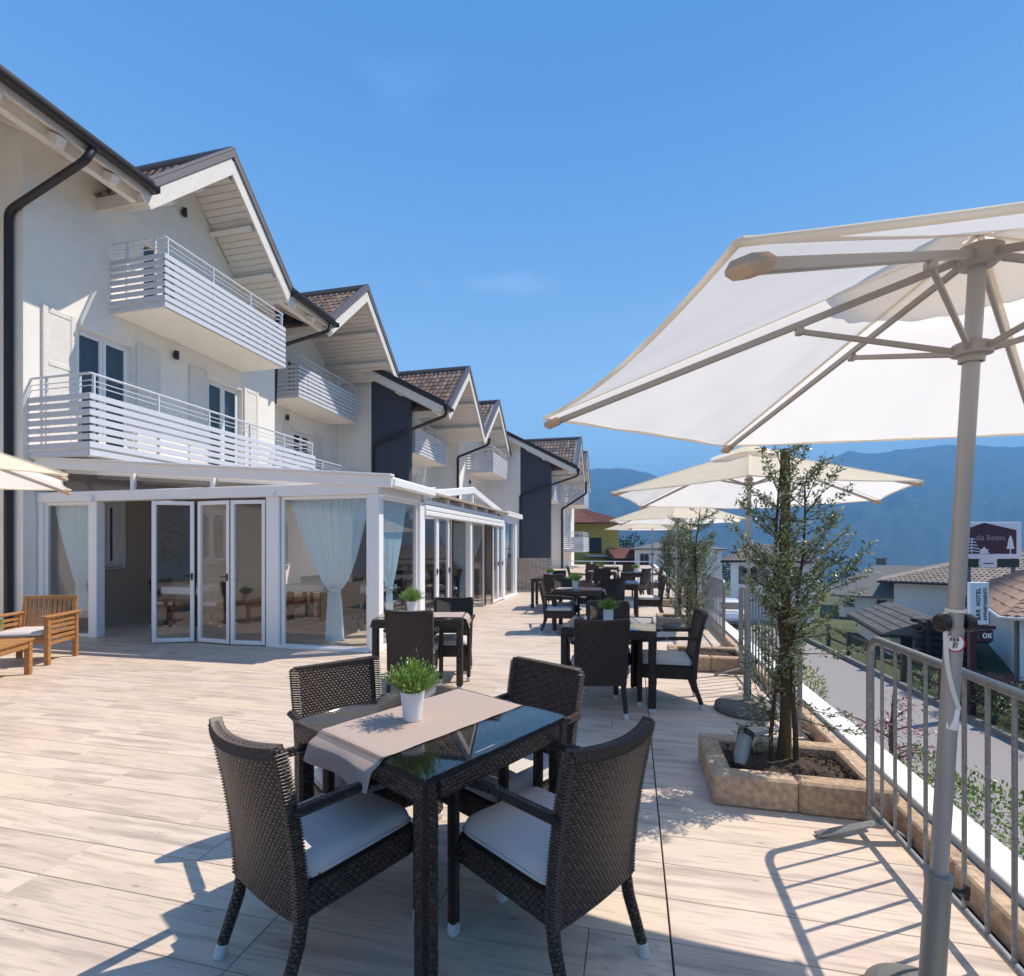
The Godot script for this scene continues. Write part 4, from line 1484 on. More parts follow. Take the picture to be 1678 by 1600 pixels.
		b.box(Vector3(e[0], 0.69, e[1]), Vector3(0.86, 0.14, 0.86), 0.02)
		put("cloth", b, M.white, cl)
		assert(o != null)
	lounge()


# ---- teak lounge set ----

func lounge() -> void:
	var at := Vector3(-7.67, 0, -5.06)
	var turn := deg_to_rad(205.0)
	var o := thing("teak_armchair", "slatted teak armchair with a white seat pad beside the glass room", "armchair", at, turn)
	var base := Transform3D(Basis(Vector3.UP, turn), at)
	var T: Material = M.teak
	var w := 0.66
	var bx := func(called: String, c: Vector3, s: Vector3, bev := 0.006) -> void:
		var b := MB.new()
		b.xf = base
		b.box(c, s, bev)
		put(called, b, T, o)
	for s in [-1.0, 1.0]:
		bx.call("leg", Vector3(s * w * 0.5, 0.3, -0.29), Vector3(0.055, 0.6, 0.055))
		bx.call("leg", Vector3(s * w * 0.5, 0.3, 0.27), Vector3(0.055, 0.6, 0.055))
		bx.call("armrest", Vector3(s * w * 0.5, 0.615, -0.01), Vector3(0.085, 0.03, 0.7))
		for k in 5:
			bx.call("side_slat", Vector3(s * w * 0.5, 0.27 + 0.068 * k, -0.01), Vector3(0.02, 0.042, 0.505), 0.003)
	bx.call("seat_rail", Vector3(0, 0.31, -0.29), Vector3(w - 0.056, 0.07, 0.035))
	bx.call("seat_rail", Vector3(0, 0.31, 0.25), Vector3(w - 0.056, 0.07, 0.035))
	for k in 7:
		bx.call("seat_slat", Vector3(0, 0.355, -0.27 + 0.085 * k), Vector3(w - 0.06, 0.02, 0.065), 0.003)
	var lean := Basis(Vector3.RIGHT, 0.16)
	var lb := Transform3D(base.basis * lean, base * Vector3(0, 0.36, 0.27))
	for e in [["back_rail", Vector3(0, 0.46, 0), Vector3(w - 0.02, 0.05, 0.035)], ["back_rail", Vector3(0, 0.05, 0), Vector3(w - 0.02, 0.04, 0.03)], ["back_stile", Vector3(-w * 0.5 + 0.035, 0.24, 0), Vector3(0.05, 0.43, 0.035)], ["back_stile", Vector3(w * 0.5 - 0.035, 0.24, 0), Vector3(0.05, 0.43, 0.035)]]:
		var b := MB.new()
		b.xf = lb
		b.box(e[1], e[2], 0.005)
		put(e[0], b, T, o)
	for k in 9:
		var b := MB.new()
		b.xf = lb
		b.box(Vector3(-0.232 + 0.058 * k, 0.25, 0), Vector3(0.042, 0.37, 0.018), 0.003)
		put("back_slat", b, T, o)
	var pad := thing("seat_pad", "flat white pad on the teak armchair", "cushion", at + Vector3(0, 0.37, 0), turn)
	var pb := MB.new()
	pb.xf = base
	pb.box(Vector3(0, 0.398, -0.02), Vector3(0.56, 0.062, 0.54), 0.024)
	put("pad", pb, M.cushion, pad)
	# low table in front of it
	var tt := deg_to_rad(-60.0)
	var ta := Vector3(-6.95, 0, -3.99)
	var t := thing("teak_table", "low slatted teak table before the teak armchair", "table", ta, tt)
	var tb := Transform3D(Basis(Vector3.UP, tt), ta)
	for k in 7:
		var b := MB.new()
		b.xf = tb
		b.box(Vector3(0, 0.41, -0.27 + 0.09 * k), Vector3(1.04, 0.028, 0.078), 0.004)
		put("top_slat", b, T, t)
	for sx in [-1.0, 1.0]:
		var ap := MB.new()
		ap.xf = tb
		ap.box(Vector3(0, 0.355, sx * 0.27), Vector3(0.95, 0.08, 0.03), 0.004)
		put("apron", ap, T, t)
		for sz in [-1.0, 1.0]:
			var b := MB.new()
			b.xf = tb
			b.box(Vector3(sx * 0.47, 0.2, sz * 0.27), Vector3(0.06, 0.395, 0.06), 0.006)
			put("leg", b, T, t)
	potted_plant("green plant in a white pot on the low teak table", tb * Vector3(-0.35, 0.425, 0.05), 1.0, false, 12)


# ---- parasols ----

# A hexagonal parasol standing at the origin; `spin` turns its corners.
func make_parasol(label: String, at: Vector3, lean: Vector3, spin: float, big_base: bool) -> Node3D:
	var o := thing("parasol", label, "parasol", at, 0.0, "cream hexagonal parasols")
	var up := lean.normalized()
	var e1 := up.cross(Vector3.BACK).normalized()
	var e2 := up.cross(e1)
	var L := 2.404
	var r := 1.305
	var drop := 0.433
	var apex := at + up * L
	var dirs := []
	for k in 6:
		var a := spin - k * PI / 3.0
		dirs.append(e1 * cos(a) + e2 * sin(a))
	var p := MB.new()
	p.tube([at + up * 0.3, at + up * 1.28], 0.0235, 16)
	p.tube([at + up * 1.28, at + up * (L - 0.04)], 0.021, 16)
	put("pole", p, M.pole, o)
	var hub := MB.new()
	hub.xf = Transform3D(Basis(e1, up, -e2), apex - up * 0.05)
	hub.lathe([Vector2(0, -0.03), Vector2(0.04, -0.03), Vector2(0.056, -0.015), Vector2(0.056, 0.02), Vector2(0.04, 0.03), Vector2(0, 0.03)], 18)
	put("hub", hub, M.rib, o)
	var ru := MB.new()
	ru.xf = Transform3D(Basis(e1, up, -e2), apex - up * 0.311)
	ru.lathe([Vector2(0.024, -0.035), Vector2(0.031, -0.035), Vector2(0.031, -0.018), Vector2(0.048, -0.014), Vector2(0.048, 0.016), Vector2(0.036, 0.022), Vector2(0.024, 0.022)], 18)
	put("runner_hub", ru, M.rib, o)
	for d in dirs:
		var b := MB.new()
		var tip: Vector3 = apex - up * (drop + 0.016) + d * (r - 0.02)
		b.bar(apex - up * 0.055 + d * 0.045, tip, 0.013, 0.022, up, 0.003)
		put("rib", b, M.rib, o)
		var s := MB.new()
		var f := 0.345
		var hit: Vector3 = (apex - up * 0.055).lerp(tip, f) - up * 0.012
		s.bar(apex - up * 0.312 + d * 0.04, hit, 0.011, 0.017, up, 0.003)
		s.box(hit, Vector3(0.024, 0.024, 0.024), 0.004)
		put("strut", s, M.rib, o)
		var k := MB.new()
		var dn: Vector3 = (tip - apex).normalized()
		var sd := dn.cross(up).normalized()
		k.bar(tip - dn * 0.05, tip + dn * 0.018, 0.05, 0.026, up, 0.01)
		put("corner_pocket", k, M.pocket, o)
		assert(sd.length() > 0)
	var c := MB.new()
	for k in 6:
		var a: Vector3 = dirs[k]
		var b: Vector3 = dirs[(k + 1) % 6]
		c.sheet(33, 25, func(u, v):
			var vv: float = 0.03 + 0.97 * v
			var bow: float = 4.0 * u * (1.0 - u)
			var reach: float = r * (1.0 - 0.036 * bow * vv)
			var crease: float = 0.0035 * sin(u * 21.0 + k * 2.0 + vv * 3.0) * vv * vv + 0.0025 * sin(u * 9.0 - vv * 17.0 + k) * bow
			return apex + up * (0.012 - drop * vv - 0.014 * bow * sin(vv * PI * 0.85) + crease) + (a * (1 - u) + b * u) * reach * vv, true)
	var can := put("canopy", c, M.canopy, o)
	var seam := MB.new()
	for d in dirs:
		var pts := []
		for i in 9:
			pts.append(apex + up * (0.0145 - drop * i / 8.0) + d * (r * i / 8.0))
		for i in 8:
			seam.bar(pts[i], pts[i + 1], 0.016, 0.003, up)
	put("seam", seam, M.canopy, can)
	var hem := MB.new()
	for k in 6:
		var a: Vector3 = dirs[k]
		var b: Vector3 = dirs[(k + 1) % 6]
		var pts := []
		for i in 13:
			var u := i / 12.0
			var bow: float = 4.0 * u * (1.0 - u)
			pts.append(apex + up * (0.010 - drop - 0.014 * bow * sin(PI * 0.85)) + (a * (1 - u) + b * u) * r * (1.0 - 0.036 * bow))
		hem.tube(pts, 0.006, 6)
	put("hem", hem, M.canopy, can)
	var v := MB.new()
	for k in 6:
		var a: Vector3 = dirs[k]
		var b: Vector3 = dirs[(k + 1) % 6]
		v.sheet(13, 6, func(u, w):
			var bow: float = 4.0 * u * (1.0 - u)
			var out: float = 0.35 * (0.02 + 0.98 * w)
			return apex + up * (0.055 - 0.125 * w) + (a * (1 - u) + b * u) * out * (1.0 + 0.10 * bow * w + 0.02 * w * sin(u * PI * 6.0)), true)
	put("vent_cap", v, M.canopy, can)
	var sl := MB.new()
	sl.tube([at + up * 0.05, at + up * 0.5], 0.034, 18)
	sl.tube([at + up * 0.48, at + up * 0.505], 0.037, 18)
	put("sleeve", sl, M.sleeve, o)
	var kn := MB.new()
	kn.tube([at + up * 0.455 + e1 * 0.03, at + up * 0.455 + e1 * 0.075], 0.008, 8)
	kn.bar(at + up * 0.455 + e1 * 0.075 - up * 0.022, at + up * 0.455 + e1 * 0.075 + up * 0.022, 0.014, 0.014)
	put("clamp_screw", kn, M.black, o)
	var st := MB.new()
	st.xf = Transform3D(Basis.IDENTITY, at)
	var R := 0.27 if big_base else 0.165
	st.lathe([Vector2(R, 0.0), Vector2(R + 0.012, 0.02), Vector2(R + 0.008, 0.055), Vector2(R - 0.03, 0.082), Vector2(0.08, 0.1), Vector2(0.0, 0.1)], 40)
	put("stone_base", st, M.granite, o)
	# the crank housing, two round grips on a short cross bolt
	for s in [-1.0, 1.0]:
		var g := MB.new()
		var q := at + up * 1.292
		g.tube([q + COS_DIR * s * 0.024, q + COS_DIR * s * 0.03, q + COS_DIR * s * 0.046, q + COS_DIR * s * 0.051], [0.02, 0.027, 0.027, 0.021], 16)
		put("grip", g, M.black, o)
	var bolt := MB.new()
	bolt.tube([at + up * 1.322 - COS_DIR * 0.035, at + up * 1.322 + COS_DIR * 0.03], 0.004, 8)
	bolt.tube([at + up * 1.326, at + up * 1.334], 0.0255, 16)
	put("bolt", bolt, M.strap, o)
	return o


const COS_DIR := Vector3(0.97316, 0, -0.23014)


func umbrellas() -> void:
	var up := Vector3(0.0199, 0.9977, 0.0641)
	var o := make_parasol("cream parasol leaning over the front table, its grey pole beside the barrier", Vector3(0.918, 0, -1.876), up, 4.035, false)
	# round warning sticker and the tie strap on the pole
	var at := o.position + up * 1.235
	var face := Vector3(-0.35, 0, 0.94).normalized()
	var side := Vector3.UP.cross(face).normalized()
	var b := MB.new()
	b.xf = Transform3D(Basis(side, Vector3.UP, face), at + face * 0.0215)
	for k in 24:
		var a0 := TAU * k / 24.0
		var a1 := TAU * (k + 1) / 24.0
		b.q(Vector3(cos(a0) * 0.0205, sin(a0) * 0.0245, 0.0015 - 0.0), Vector3(cos(a0) * 0.024, sin(a0) * 0.0285, 0.0015), Vector3(cos(a1) * 0.024, sin(a1) * 0.0285, 0.0015), Vector3(cos(a1) * 0.0205, sin(a1) * 0.0245, 0.0015))
	var st := put("sticker_ring", b, M.red, o)
	var d := MB.new()
	d.xf = b.xf
	for k in 24:
		var a0 := TAU * k / 24.0
		var a1 := TAU * (k + 1) / 24.0
		d.tri(Vector3(0, 0, 0.001), Vector3(cos(a0) * 0.0207, sin(a0) * 0.0247, 0.001), Vector3(cos(a1) * 0.0207, sin(a1) * 0.0247, 0.001))
	put("sticker_disc", d, M.paper, st)
	var g := MB.new()
	g.xf = b.xf
	for e in [[-0.009, 0.009, 0.003, 0.009], [-0.001, 0.009, 0.003, 0.009], [0.008, 0.009, 0.003, 0.009], [0.002, -0.004, 0.012, 0.003], [-0.003, -0.012, 0.003, 0.009], [0.004, -0.012, 0.003, 0.006]]:
		g.box(Vector3(e[0], e[1], 0.0022), Vector3(e[2], e[3], 0.0012))
	put("sticker_print", g, M.frame_dark, st)
	var s := MB.new()
	var pts := []
	for k in 9:
		var t := k / 8.0
		pts.append(at - COS_DIR * (0.026 + 0.004 * sin(t * PI)) + Vector3(0, 0.05 - 0.25 * t, 0) + COS_DIR * 0.04 * t * t + face * 0.018)
	for k in 8:
		s.bar(pts[k], pts[k + 1], 0.011, 0.003, face)
	put("strap", s, M.strap, o)
	var l := MB.new()
	l.bar(at + up * -0.2 + face * 0.026 + COS_DIR * 0.012, at + up * -0.265 + face * 0.026 + COS_DIR * 0.006, 0.026, 0.002, face)
	put("care_label", l, M.paper, o)

	make_parasol("white topped parasol behind the olive tree, over the second right-hand table", Vector3(1.03, 0, -5.05), Vector3(0.012, 1, -0.02), 4.51, true)
	make_parasol("parasol in the middle distance, partly hidden by the second olive tree", Vector3(0.8, 0, -9.95), Vector3(0.0, 1, 0.0), 4.6, true)
	make_parasol("smallest and furthest parasol, in front of the yellow house", Vector3(0.54, 0, -14.5), Vector3(0.0, 1, 0.01), 4.25, true)
	make_parasol("parasol by the teak chairs, only a bright corner of it in view", Vector3(-4.68, 0, -1.95), Vector3(0.01, 1, 0.0), 4.60, true)


# ---- the street edge of the terrace ----

func barrier(at: Vector3, length: float, label: String) -> void:
	var o := thing("steel_barrier", label, "barrier", at, 0.0, "galvanised barriers along the terrace edge")
	var x := at.x
	var z0 := at.z
	var z1 := at.z - length
	var top := 1.03
	var f := MB.new()
	var r := 0.0185
	var pts := []
	pts.append(Vector3(x, 0.06, z0))
	pts.append(Vector3(x, top - 0.09, z0))
	for k in 6:
		var a := PI * 0.5 * (k + 1) / 6.0
		pts.append(Vector3(x, top - 0.09 + 0.09 * sin(a), z0 - 0.09 * (1 - cos(a))))
	for k in 6:
		var a := PI * 0.5 * k / 6.0
		pts.append(Vector3(x, top - 0.09 + 0.09 * cos(a), z1 + 0.09 - 0.09 * sin(a)))
	pts.append(Vector3(x, top - 0.09, z1))
	pts.append(Vector3(x, 0.06, z1))
	f.tube(pts, r, 10)
	put("frame", f, M.galv, o)
	var lo := MB.new()
	lo.tube([Vector3(x, 0.115, z0), Vector3(x, 0.115, z1)], 0.015, 10)
	put("lower_rail", lo, M.galv, o)
	var n := int(length / 0.128)
	for k in range(1, n):
		var z := z0 - length * k / n
		var b := MB.new()
		b.tube([Vector3(x, 0.12, z), Vector3(x, top - 0.01, z)], 0.0085, 8, false)
		put("bar", b, M.galv, o)
	for z in [z0 - 0.12, z1 + 0.12]:
		var b := MB.new()
		b.bar(Vector3(x - 0.31, 0.012, z + 0.03), Vector3(x, 0.10, z), 0.05, 0.012, Vector3.UP, 0.003)
		b.bar(Vector3(x, 0.10, z), Vector3(x + 0.15, 0.012, z - 0.015), 0.05, 0.012, Vector3.UP, 0.003)
		put("foot", b, M.galv, o)
	var hk := MB.new()
	hk.tube([Vector3(x - 0.0, 0.78, z0 + 0.015), Vector3(x, 0.78, z0 + 0.05), Vector3(x, 0.83, z0 + 0.055)], 0.006, 8)
	put("hook", hk, M.galv, o)


func planter(z0: float, z1: float, label: String) -> void:
	var o := thing("stone_planter", label, "planter", Vector3(0.95, 0, (z0 + z1) * 0.5), 0.0, "sandstone planters along the barriers")
	var x0 := 0.46
	var x1 := 1.42
	var t := 0.12
	var h := 0.185
	var k := 0
	var m := [M.stone, M.stone_dark]
	var xm := (x0 + x1) * 0.5 - 0.02
	for e in [[x0, xm, z0 - t, z0], [xm, x1, z0 - t, z0], [x0, xm + 0.1, z1, z1 + t], [xm + 0.1, x1, z1, z1 + t]]:
		pbox("block", o, Vector3((e[0] + e[1]) * 0.5, h * 0.5 - 0.002 * k, (e[2] + e[3]) * 0.5), Vector3(e[1] - e[0] - 0.004, h, t), m[k % 2], 0.014)
		k += 1
	var zm := (z0 + z1) * 0.5
	for e in [[x0, x0 + t, zm, z0 - t], [x0, x0 + t, z1 + t, zm], [x1 - t, x1, z1 + t, z0 - t]]:
		pbox("block", o, Vector3((e[0] + e[1]) * 0.5, h * 0.5 - 0.003, (e[2] + e[3]) * 0.5), Vector3(t, h, e[3] - e[2] - 0.004), m[k % 2], 0.014)
		k += 1
	var s := MB.new()
	var nz := noise(int(absf(z0) * 10), 3.0, 4)
	s.sheet(40, 30, func(u, v):
		var x := lerpf(x0 + t * 0.9, x1 - t * 0.9, u)
		var z := lerpf(z0 - t * 0.9, z1 + t * 0.9, v)
		var hump := 0.055 * sin(u * PI) * sin(v * PI)
		return Vector3(x, 0.105 + hump + 0.03 * nz.get_noise_2d(x * 2.0, z * 2.0) + 0.02 * nz.get_noise_2d(x * 7.0, z * 7.0), z))
	put("soil", s, M.soil, o)
	var c := MB.new()
	var r := RandomNumberGenerator.new()
	r.seed = int(absf(z0) * 100)
	for i in 260:
		var g := r.randf_range(0.004, 0.016)
		c.xf = Transform3D(Basis.from_euler(Vector3(r.randf() * 3, r.randf() * 3, r.randf() * 3)), Vector3(r.randf_range(x0 + t, x1 - t), r.randf_range(0.115, 0.15), r.randf_range(z1 + t, z0 - t)))
		c.box(Vector3.ZERO, Vector3(g * 1.5, g, g * 1.2), g * 0.2)
	stuff(put("clods", c, M.soil, o))


func terrace_edge() -> void:
	# sandstone kerb, a lead strip in front of it, and the pale wall cap beyond
	var w := MB.new()
	w.box(Vector3(1.64, -1.62, -20), Vector3(0.165, 3.3, 43.9))
	structure("parapet_wall", w, M.lime)
	var cap := MB.new()
	cap.box(Vector3(1.645, 0.063, -20), Vector3(0.185, 0.05, 44), 0.006)
	structure("parapet_cap", cap, M.lime)
	var st := MB.new()
	st.box(Vector3(1.515, 0.0, -20), Vector3(0.07, 0.1, 44), 0.004)
	st.box(Vector3(1.475, -0.012, -20), Vector3(0.012, 0.2, 44), 0.003)
	structure("flashing", st, M.lead)
	var base := Node3D.new()
	base.name = numbered("kerb_blocks")
	add_child(base, true)
	base.set_meta("kind", "structure")
	for i in 34:
		var z := 0.4 - 1.02 * i
		pbox("block", base, Vector3(1.43, 0.05, z - 0.5), Vector3(0.085, 0.135, 1.012), [M.stone, M.stone_dark][i % 2], 0.01)
	var l := MB.new()
	l.box(Vector3(1.41, -1.63, -20), Vector3(0.12, 3.22, 43.95))
	structure("slab_edge", l, M.grout)
	barrier(Vector3(1.245, 0, -0.85), 2.25, "galvanised barrier of upright bars right beside the front parasol's pole")
	barrier(Vector3(1.25, 0, -4.3), 2.2, "galvanised barrier half hidden behind the first olive tree")
	barrier(Vector3(1.25, 0, -7.6), 2.2, "galvanised barrier between the second and third planters")
	barrier(Vector3(1.25, 0, -10.9), 2.2, "galvanised barrier beyond the third planter")
	planter(-3.17, -3.88, "sandstone block planter holding the big olive tree and a garden spotlight")
	planter(-6.5, -7.25, "second sandstone planter, behind the profile armchair")
	planter(-9.85, -10.6, "third sandstone planter along the barriers")
	planter(-13.2, -13.95, "fourth, smallest looking sandstone planter")
	# garden spotlight in the first planter
	var sp := thing("garden_spotlight", "small grey garden spotlight standing in the first planter's soil", "spotlight", Vector3(0.66, 0.12, -3.42))
	var b := MB.new()
	b.tube([Vector3(0.655, 0.11, -3.40), Vector3(0.66, 0.2, -3.41)], 0.012, 8)
	put("spike", b, M.black, sp)
	b = MB.new()
	b.tube([Vector3(0.645, 0.17, -3.37), Vector3(0.66, 0.215, -3.41), Vector3(0.70, 0.30, -3.50)], [0.03, 0.044, 0.046], 16)
	put("housing", b, M.sleeve, sp)
	b = MB.new()
	b.tube([Vector3(0.70, 0.30, -3.50), Vector3(0.715, 0.325, -3.525)], [0.05, 0.05], 16)
	put("hood", b, M.black, sp)


# ---- trees and shrubs ----

# An olive grown as a narrow upright bush: stems, side branches, small leaves on all of them.
func make_olive(label: String, at: Vector3, height: float, seed_: int, spread: float, sprays: Array) -> Node3D:
	var o := thing("olive_tree", label, "tree", at, 0.0, "young olive trees in the planters")
	var r := RandomNumberGenerator.new()
	r.seed = seed_
	var wood := MB.new()
	var lf := MB.new()
	var stems := []
	for k in 3:
		var pts := []
		var lean := Vector3(r.randf_range(-0.1, 0.1), 0, r.randf_range(-0.1, 0.1))
		var foot := at + Vector3(r.randf_range(-0.05, 0.06), 0.08, r.randf_range(-0.05, 0.05))
		for j in 9:
			var t := j / 8.0
			pts.append(foot + lean * t + Vector3(0.025 * sin(t * 7 + k * 2), t * height * (0.94 - 0.1 * k), 0.02 * sin(t * 5 + k)))
		var rad := []
		for j in 9:
			rad.append(lerpf(0.022 - 0.004 * k, 0.005, j / 8.0))
		wood.tube(pts, rad, 8)
		stems.append(pts)
	put("trunk", wood, M.bark, o)
	var br := MB.new()
	var lines := []
	for k in 98:
		var s: Array = stems[r.randi_range(0, 2)]
		var t := r.randf_range(0.44, 1.0) if k > 20 else r.randf_range(0.12, 0.44)
		var i := mini(int(t * 8), 7)
		var from: Vector3 = s[i].lerp(s[i + 1], t * 8 - i)
		var a := r.randf() * TAU
		var reach := spread * r.randf_range(0.35, 1.0) * (0.8 + 0.3 * t)
		lines.append([from, from + Vector3(cos(a) * reach, r.randf_range(0.05, 0.42) * (1.0 - 0.3 * t), sin(a) * reach)])
	for e in sprays:
		lines.append([at + e[0], at + e[1]])
	for e in lines:
		var a: Vector3 = e[0]
		var z: Vector3 = e[1]
		var mid := a.lerp(z, 0.5) + Vector3(0, -0.02, 0)
		br.tube([a, mid, z], [0.0038, 0.0025, 0.001], 5, false)
		var len := (z - a).length()
		var n := int(len * 170) + 26
		var along := (z - a).normalized()
		for k in n:
			var t := 0.12 + 0.88 * pow(r.randf(), 0.75)
			var p := a.lerp(mid, t * 2) if t < 0.5 else mid.lerp(z, t * 2 - 1)
			p += Vector3(r.randf_range(-1, 1), r.randf_range(-1, 1), r.randf_range(-1, 1)) * 0.022
			var dir := (along * r.randf_range(0.1, 0.9) + Vector3(r.randf_range(-1, 1), r.randf_range(-0.7, 1), r.randf_range(-1, 1))).normalized()
			var sd := dir.cross(Vector3(r.randf_range(-1, 1), r.randf_range(-1, 1), r.randf_range(-1, 1))).normalized()
			var g := r.randf()
			var tone := r.randf_range(0.6, 1.35)
			if g < 0.38:
				lf.col = Color(0.36 * tone, 0.39 * tone, 0.30 * tone)
			elif g < 0.75:
				lf.col = Color(0.12 * tone, 0.155 * tone, 0.065 * tone)
			else:
				lf.col = Color(0.22 * tone, 0.25 * tone, 0.07 * tone)
			lf.leaf(p, dir, sd, r.randf_range(0.024, 0.043), r.randf_range(0.009, 0.014))
	put("branches", br, M.bark, o)
	put("crown", lf, M.leaf, o)
	return o


# Leaves filling an uneven mound.
func mound(called: String, label: String, category: String, at: Vector3, size: Vector3, n: int, colors: Array, leaf_l: float, seed_: int, stem := true) -> void:
	var o := thing(called, label, category, at)
	var r := RandomNumberGenerator.new()
	r.seed = seed_
	var b := MB.new()
	var nz := noise(seed_, 1.3, 3)
	var tips := []
	for k in n:
		var d := Vector3(r.randf_range(-1, 1), r.randf_range(-0.55, 1), r.randf_range(-1, 1))
		if d.length() > 1.0 or d.length() < 0.1:
			continue
		var u := d.normalized()
		var lump := 1.0 + 0.55 * nz.get_noise_3d(u.x * 1.6, u.y * 1.6, u.z * 1.6)
		var q := pow(d.length(), 0.4) * lump
		var p := at + Vector3(0, size.y * 0.5, 0) + u * q * size * 0.5
		if p.y < at.y:
			p.y = at.y + r.randf() * 0.1
		var dir := (u + Vector3(r.randf_range(-1, 1), r.randf_range(-1, 1), r.randf_range(-1, 1)) * 0.9).normalized()
		var sd := dir.cross(Vector3(r.randf_range(-1, 1), r.randf_range(-1, 1), r.randf_range(-1, 1))).normalized()
		var c: Color = colors[r.randi_range(0, colors.size() - 1)]
		b.col = c * r.randf_range(0.6, 1.3)
		b.col.a = 1.0
		b.leaf(p, dir, sd, leaf_l * r.randf_range(0.7, 1.3), leaf_l * r.randf_range(0.35, 0.6))
		if k % 40 == 0:
			tips.append(p)
	if stem:
		var w := MB.new()
		for p in tips:
			w.tube([at, at.lerp(p, 0.5) + Vector3(0, 0.06, 0), p], [0.02, 0.012, 0.004], 5, false)
		put("stems", w, M.bark, o)
	put("foliage", b, M.leaf, o)


func planting() -> void:
	var sprays := [
		[Vector3(0.05, 1.05, 0), Vector3(0.50, 1.42, -0.12)], [Vector3(0.05, 1.1, 0), Vector3(0.42, 1.55, -0.05)], [Vector3(0.1, 0.95, 0), Vector3(0.44, 1.22, 0.02)],
		[Vector3(0.3, 1.25, 0), Vector3(0.55, 1.50, -0.1)], [Vector3(0.25, 1.2, 0), Vector3(0.56, 1.33, -0.12)], [Vector3(0.1, 0.8, 0), Vector3(0.46, 0.86, 0.05)],
		[Vector3(-0.05, 0.55, 0), Vector3(-0.26, 0.42, 0.05)], [Vector3(-0.05, 0.45, 0), Vector3(-0.28, 0.30, 0.08)], [Vector3(-0.02, 0.3, 0), Vector3(-0.22, 0.22, 0.1)], [Vector3(0.0, 0.35, 0), Vector3(-0.24, 0.55, 0.0)],
		[Vector3(0.02, 0.5, 0), Vector3(0.38, 0.42, 0.0)], [Vector3(0.05, 0.4, 0), Vector3(0.44, 0.36, 0.1)], [Vector3(-0.05, 1.3, 0), Vector3(-0.27, 1.5, 0)], [Vector3(0.0, 1.7, 0), Vector3(0.22, 2.0, 0)],
	]
	make_olive("big young olive tree in the first planter, tied to a wooden stake", Vector3(0.93, 0.04, -3.55), 2.12, 3, 0.30, sprays)
	make_olive("second olive tree, standing in the planter behind the profile armchair", Vector3(0.74, 0.04, -6.95), 2.0, 4, 0.34, [])
	make_olive("slim third olive tree beyond the second planter", Vector3(0.85, 0.04, -10.2), 2.1, 5, 0.32, [])
	make_olive("fourth olive tree at the far end of the planters", Vector3(0.85, 0.04, -13.6), 2.0, 6, 0.32, [])
	for e in [[Vector3(0.97, 0.1, -3.6), 2.15, "thick brown stake the big olive tree is tied to"], [Vector3(0.72, 0.1, -6.85), 1.5, "thin stake beside the second olive tree"], [Vector3(0.9, 0.1, -10.15), 1.7, "thin stake beside the slim third olive tree"]]:
		var s := thing("tree_stake", e[2], "stake", e[0], 0.0, "stakes for the olive trees")
		var b := MB.new()
		b.tube([e[0], e[0] + Vector3(0.0, e[1] - 0.1, -0.03)], 0.03 if e[1] > 2 else 0.014, 10)
		put("post", b, M.stake, s)
	# greenery at the foot of the parapet and on the street side
	mound("climbing_shrub", "low bright green shrub just over the pale wall cap by the barrier", "shrub", Vector3(2.02, -0.62, -3.4), Vector3(0.45, 0.75, 2.1), 6500, [Color(0.17, 0.26, 0.04), Color(0.10, 0.18, 0.03), Color(0.24, 0.30, 0.07)], 0.032, 40, false)
	mound("yellow_shrub", "yellow green shrub against the wall behind the big olive tree", "shrub", from_camera(7.6, 4.4, -1.15), Vector3(0.5, 0.85, 0.5), 1300, [Color(0.34, 0.33, 0.05), Color(0.24, 0.26, 0.05)], 0.05, 41)
	maple()


# A small red-leaved maple: spreading branches in flat layers.
func maple() -> void:
	var at := from_camera(6.4, 4.75, -3.2)
	var o := thing("red_maple", "small dark red maple seen through the barrier, above the street", "tree", at)
	var r := RandomNumberGenerator.new()
	r.seed = 77
	var w := MB.new()
	w.tube([at, at + Vector3(0.05, 1.2, 0), at + Vector3(0, 2.3, 0.05), at + Vector3(0.05, 2.9, 0)], [0.05, 0.04, 0.025, 0.01], 8)
	put("trunk", w, M.bark, o)
	var b := MB.new()
	var br := MB.new()
	for k in 18:
		var a := r.randf() * TAU
		var y := r.randf_range(1.7, 2.85)
		var reach := r.randf_range(0.3, 0.75)
		var p := at + Vector3(0, y - 0.15, 0)
		var e := at + Vector3(cos(a) * reach, y + r.randf_range(-0.1, 0.12), sin(a) * reach)
		br.tube([p, p.lerp(e, 0.5) + Vector3(0, 0.05, 0), e], [0.012, 0.008, 0.003], 5, false)
		for n in 90:
			var t := r.randf_range(0.3, 1.05)
			var q := p.lerp(e, t) + Vector3(r.randf_range(-1, 1) * 0.12, r.randf_range(-1, 1) * 0.035, r.randf_range(-1, 1) * 0.12)
			var d := Vector3(r.randf_range(-1, 1), r.randf_range(-0.5, 0.2), r.randf_range(-1, 1)).normalized()
			var tone := r.randf_range(0.6, 1.3)
			b.col = Color(0.17 * tone, 0.035 * tone, 0.05 * tone)
			b.leaf(q, d, d.cross(Vector3(r.randf_range(-0.4, 0.4), 1, r.randf_range(-0.4, 0.4))).normalized(), r.randf_range(0.035, 0.06), r.randf_range(0.015, 0.03))
	put("branches", br, M.bark, o)
	put("crown", b, M.leaf, o)


# ---- beyond the street ----

# Lettering: height h of a capital, centred at the transform.
func letters(called: String, text: String, h: float, m: Material, parent: Node3D, at: Transform3D, font := "Droid Sans", weight := 400, italic := false) -> void:
	var f := SystemFont.new()
	f.font_names = PackedStringArray([font])
	f.font_weight = weight
	f.font_italic = italic
	var t := TextMesh.new()
	t.font = f
	t.text = text
	t.font_size = 64
	t.pixel_size = h / 46.0
	t.depth = 0.012
	t.curve_step = 2.0
	put(called, t, m, parent, at)


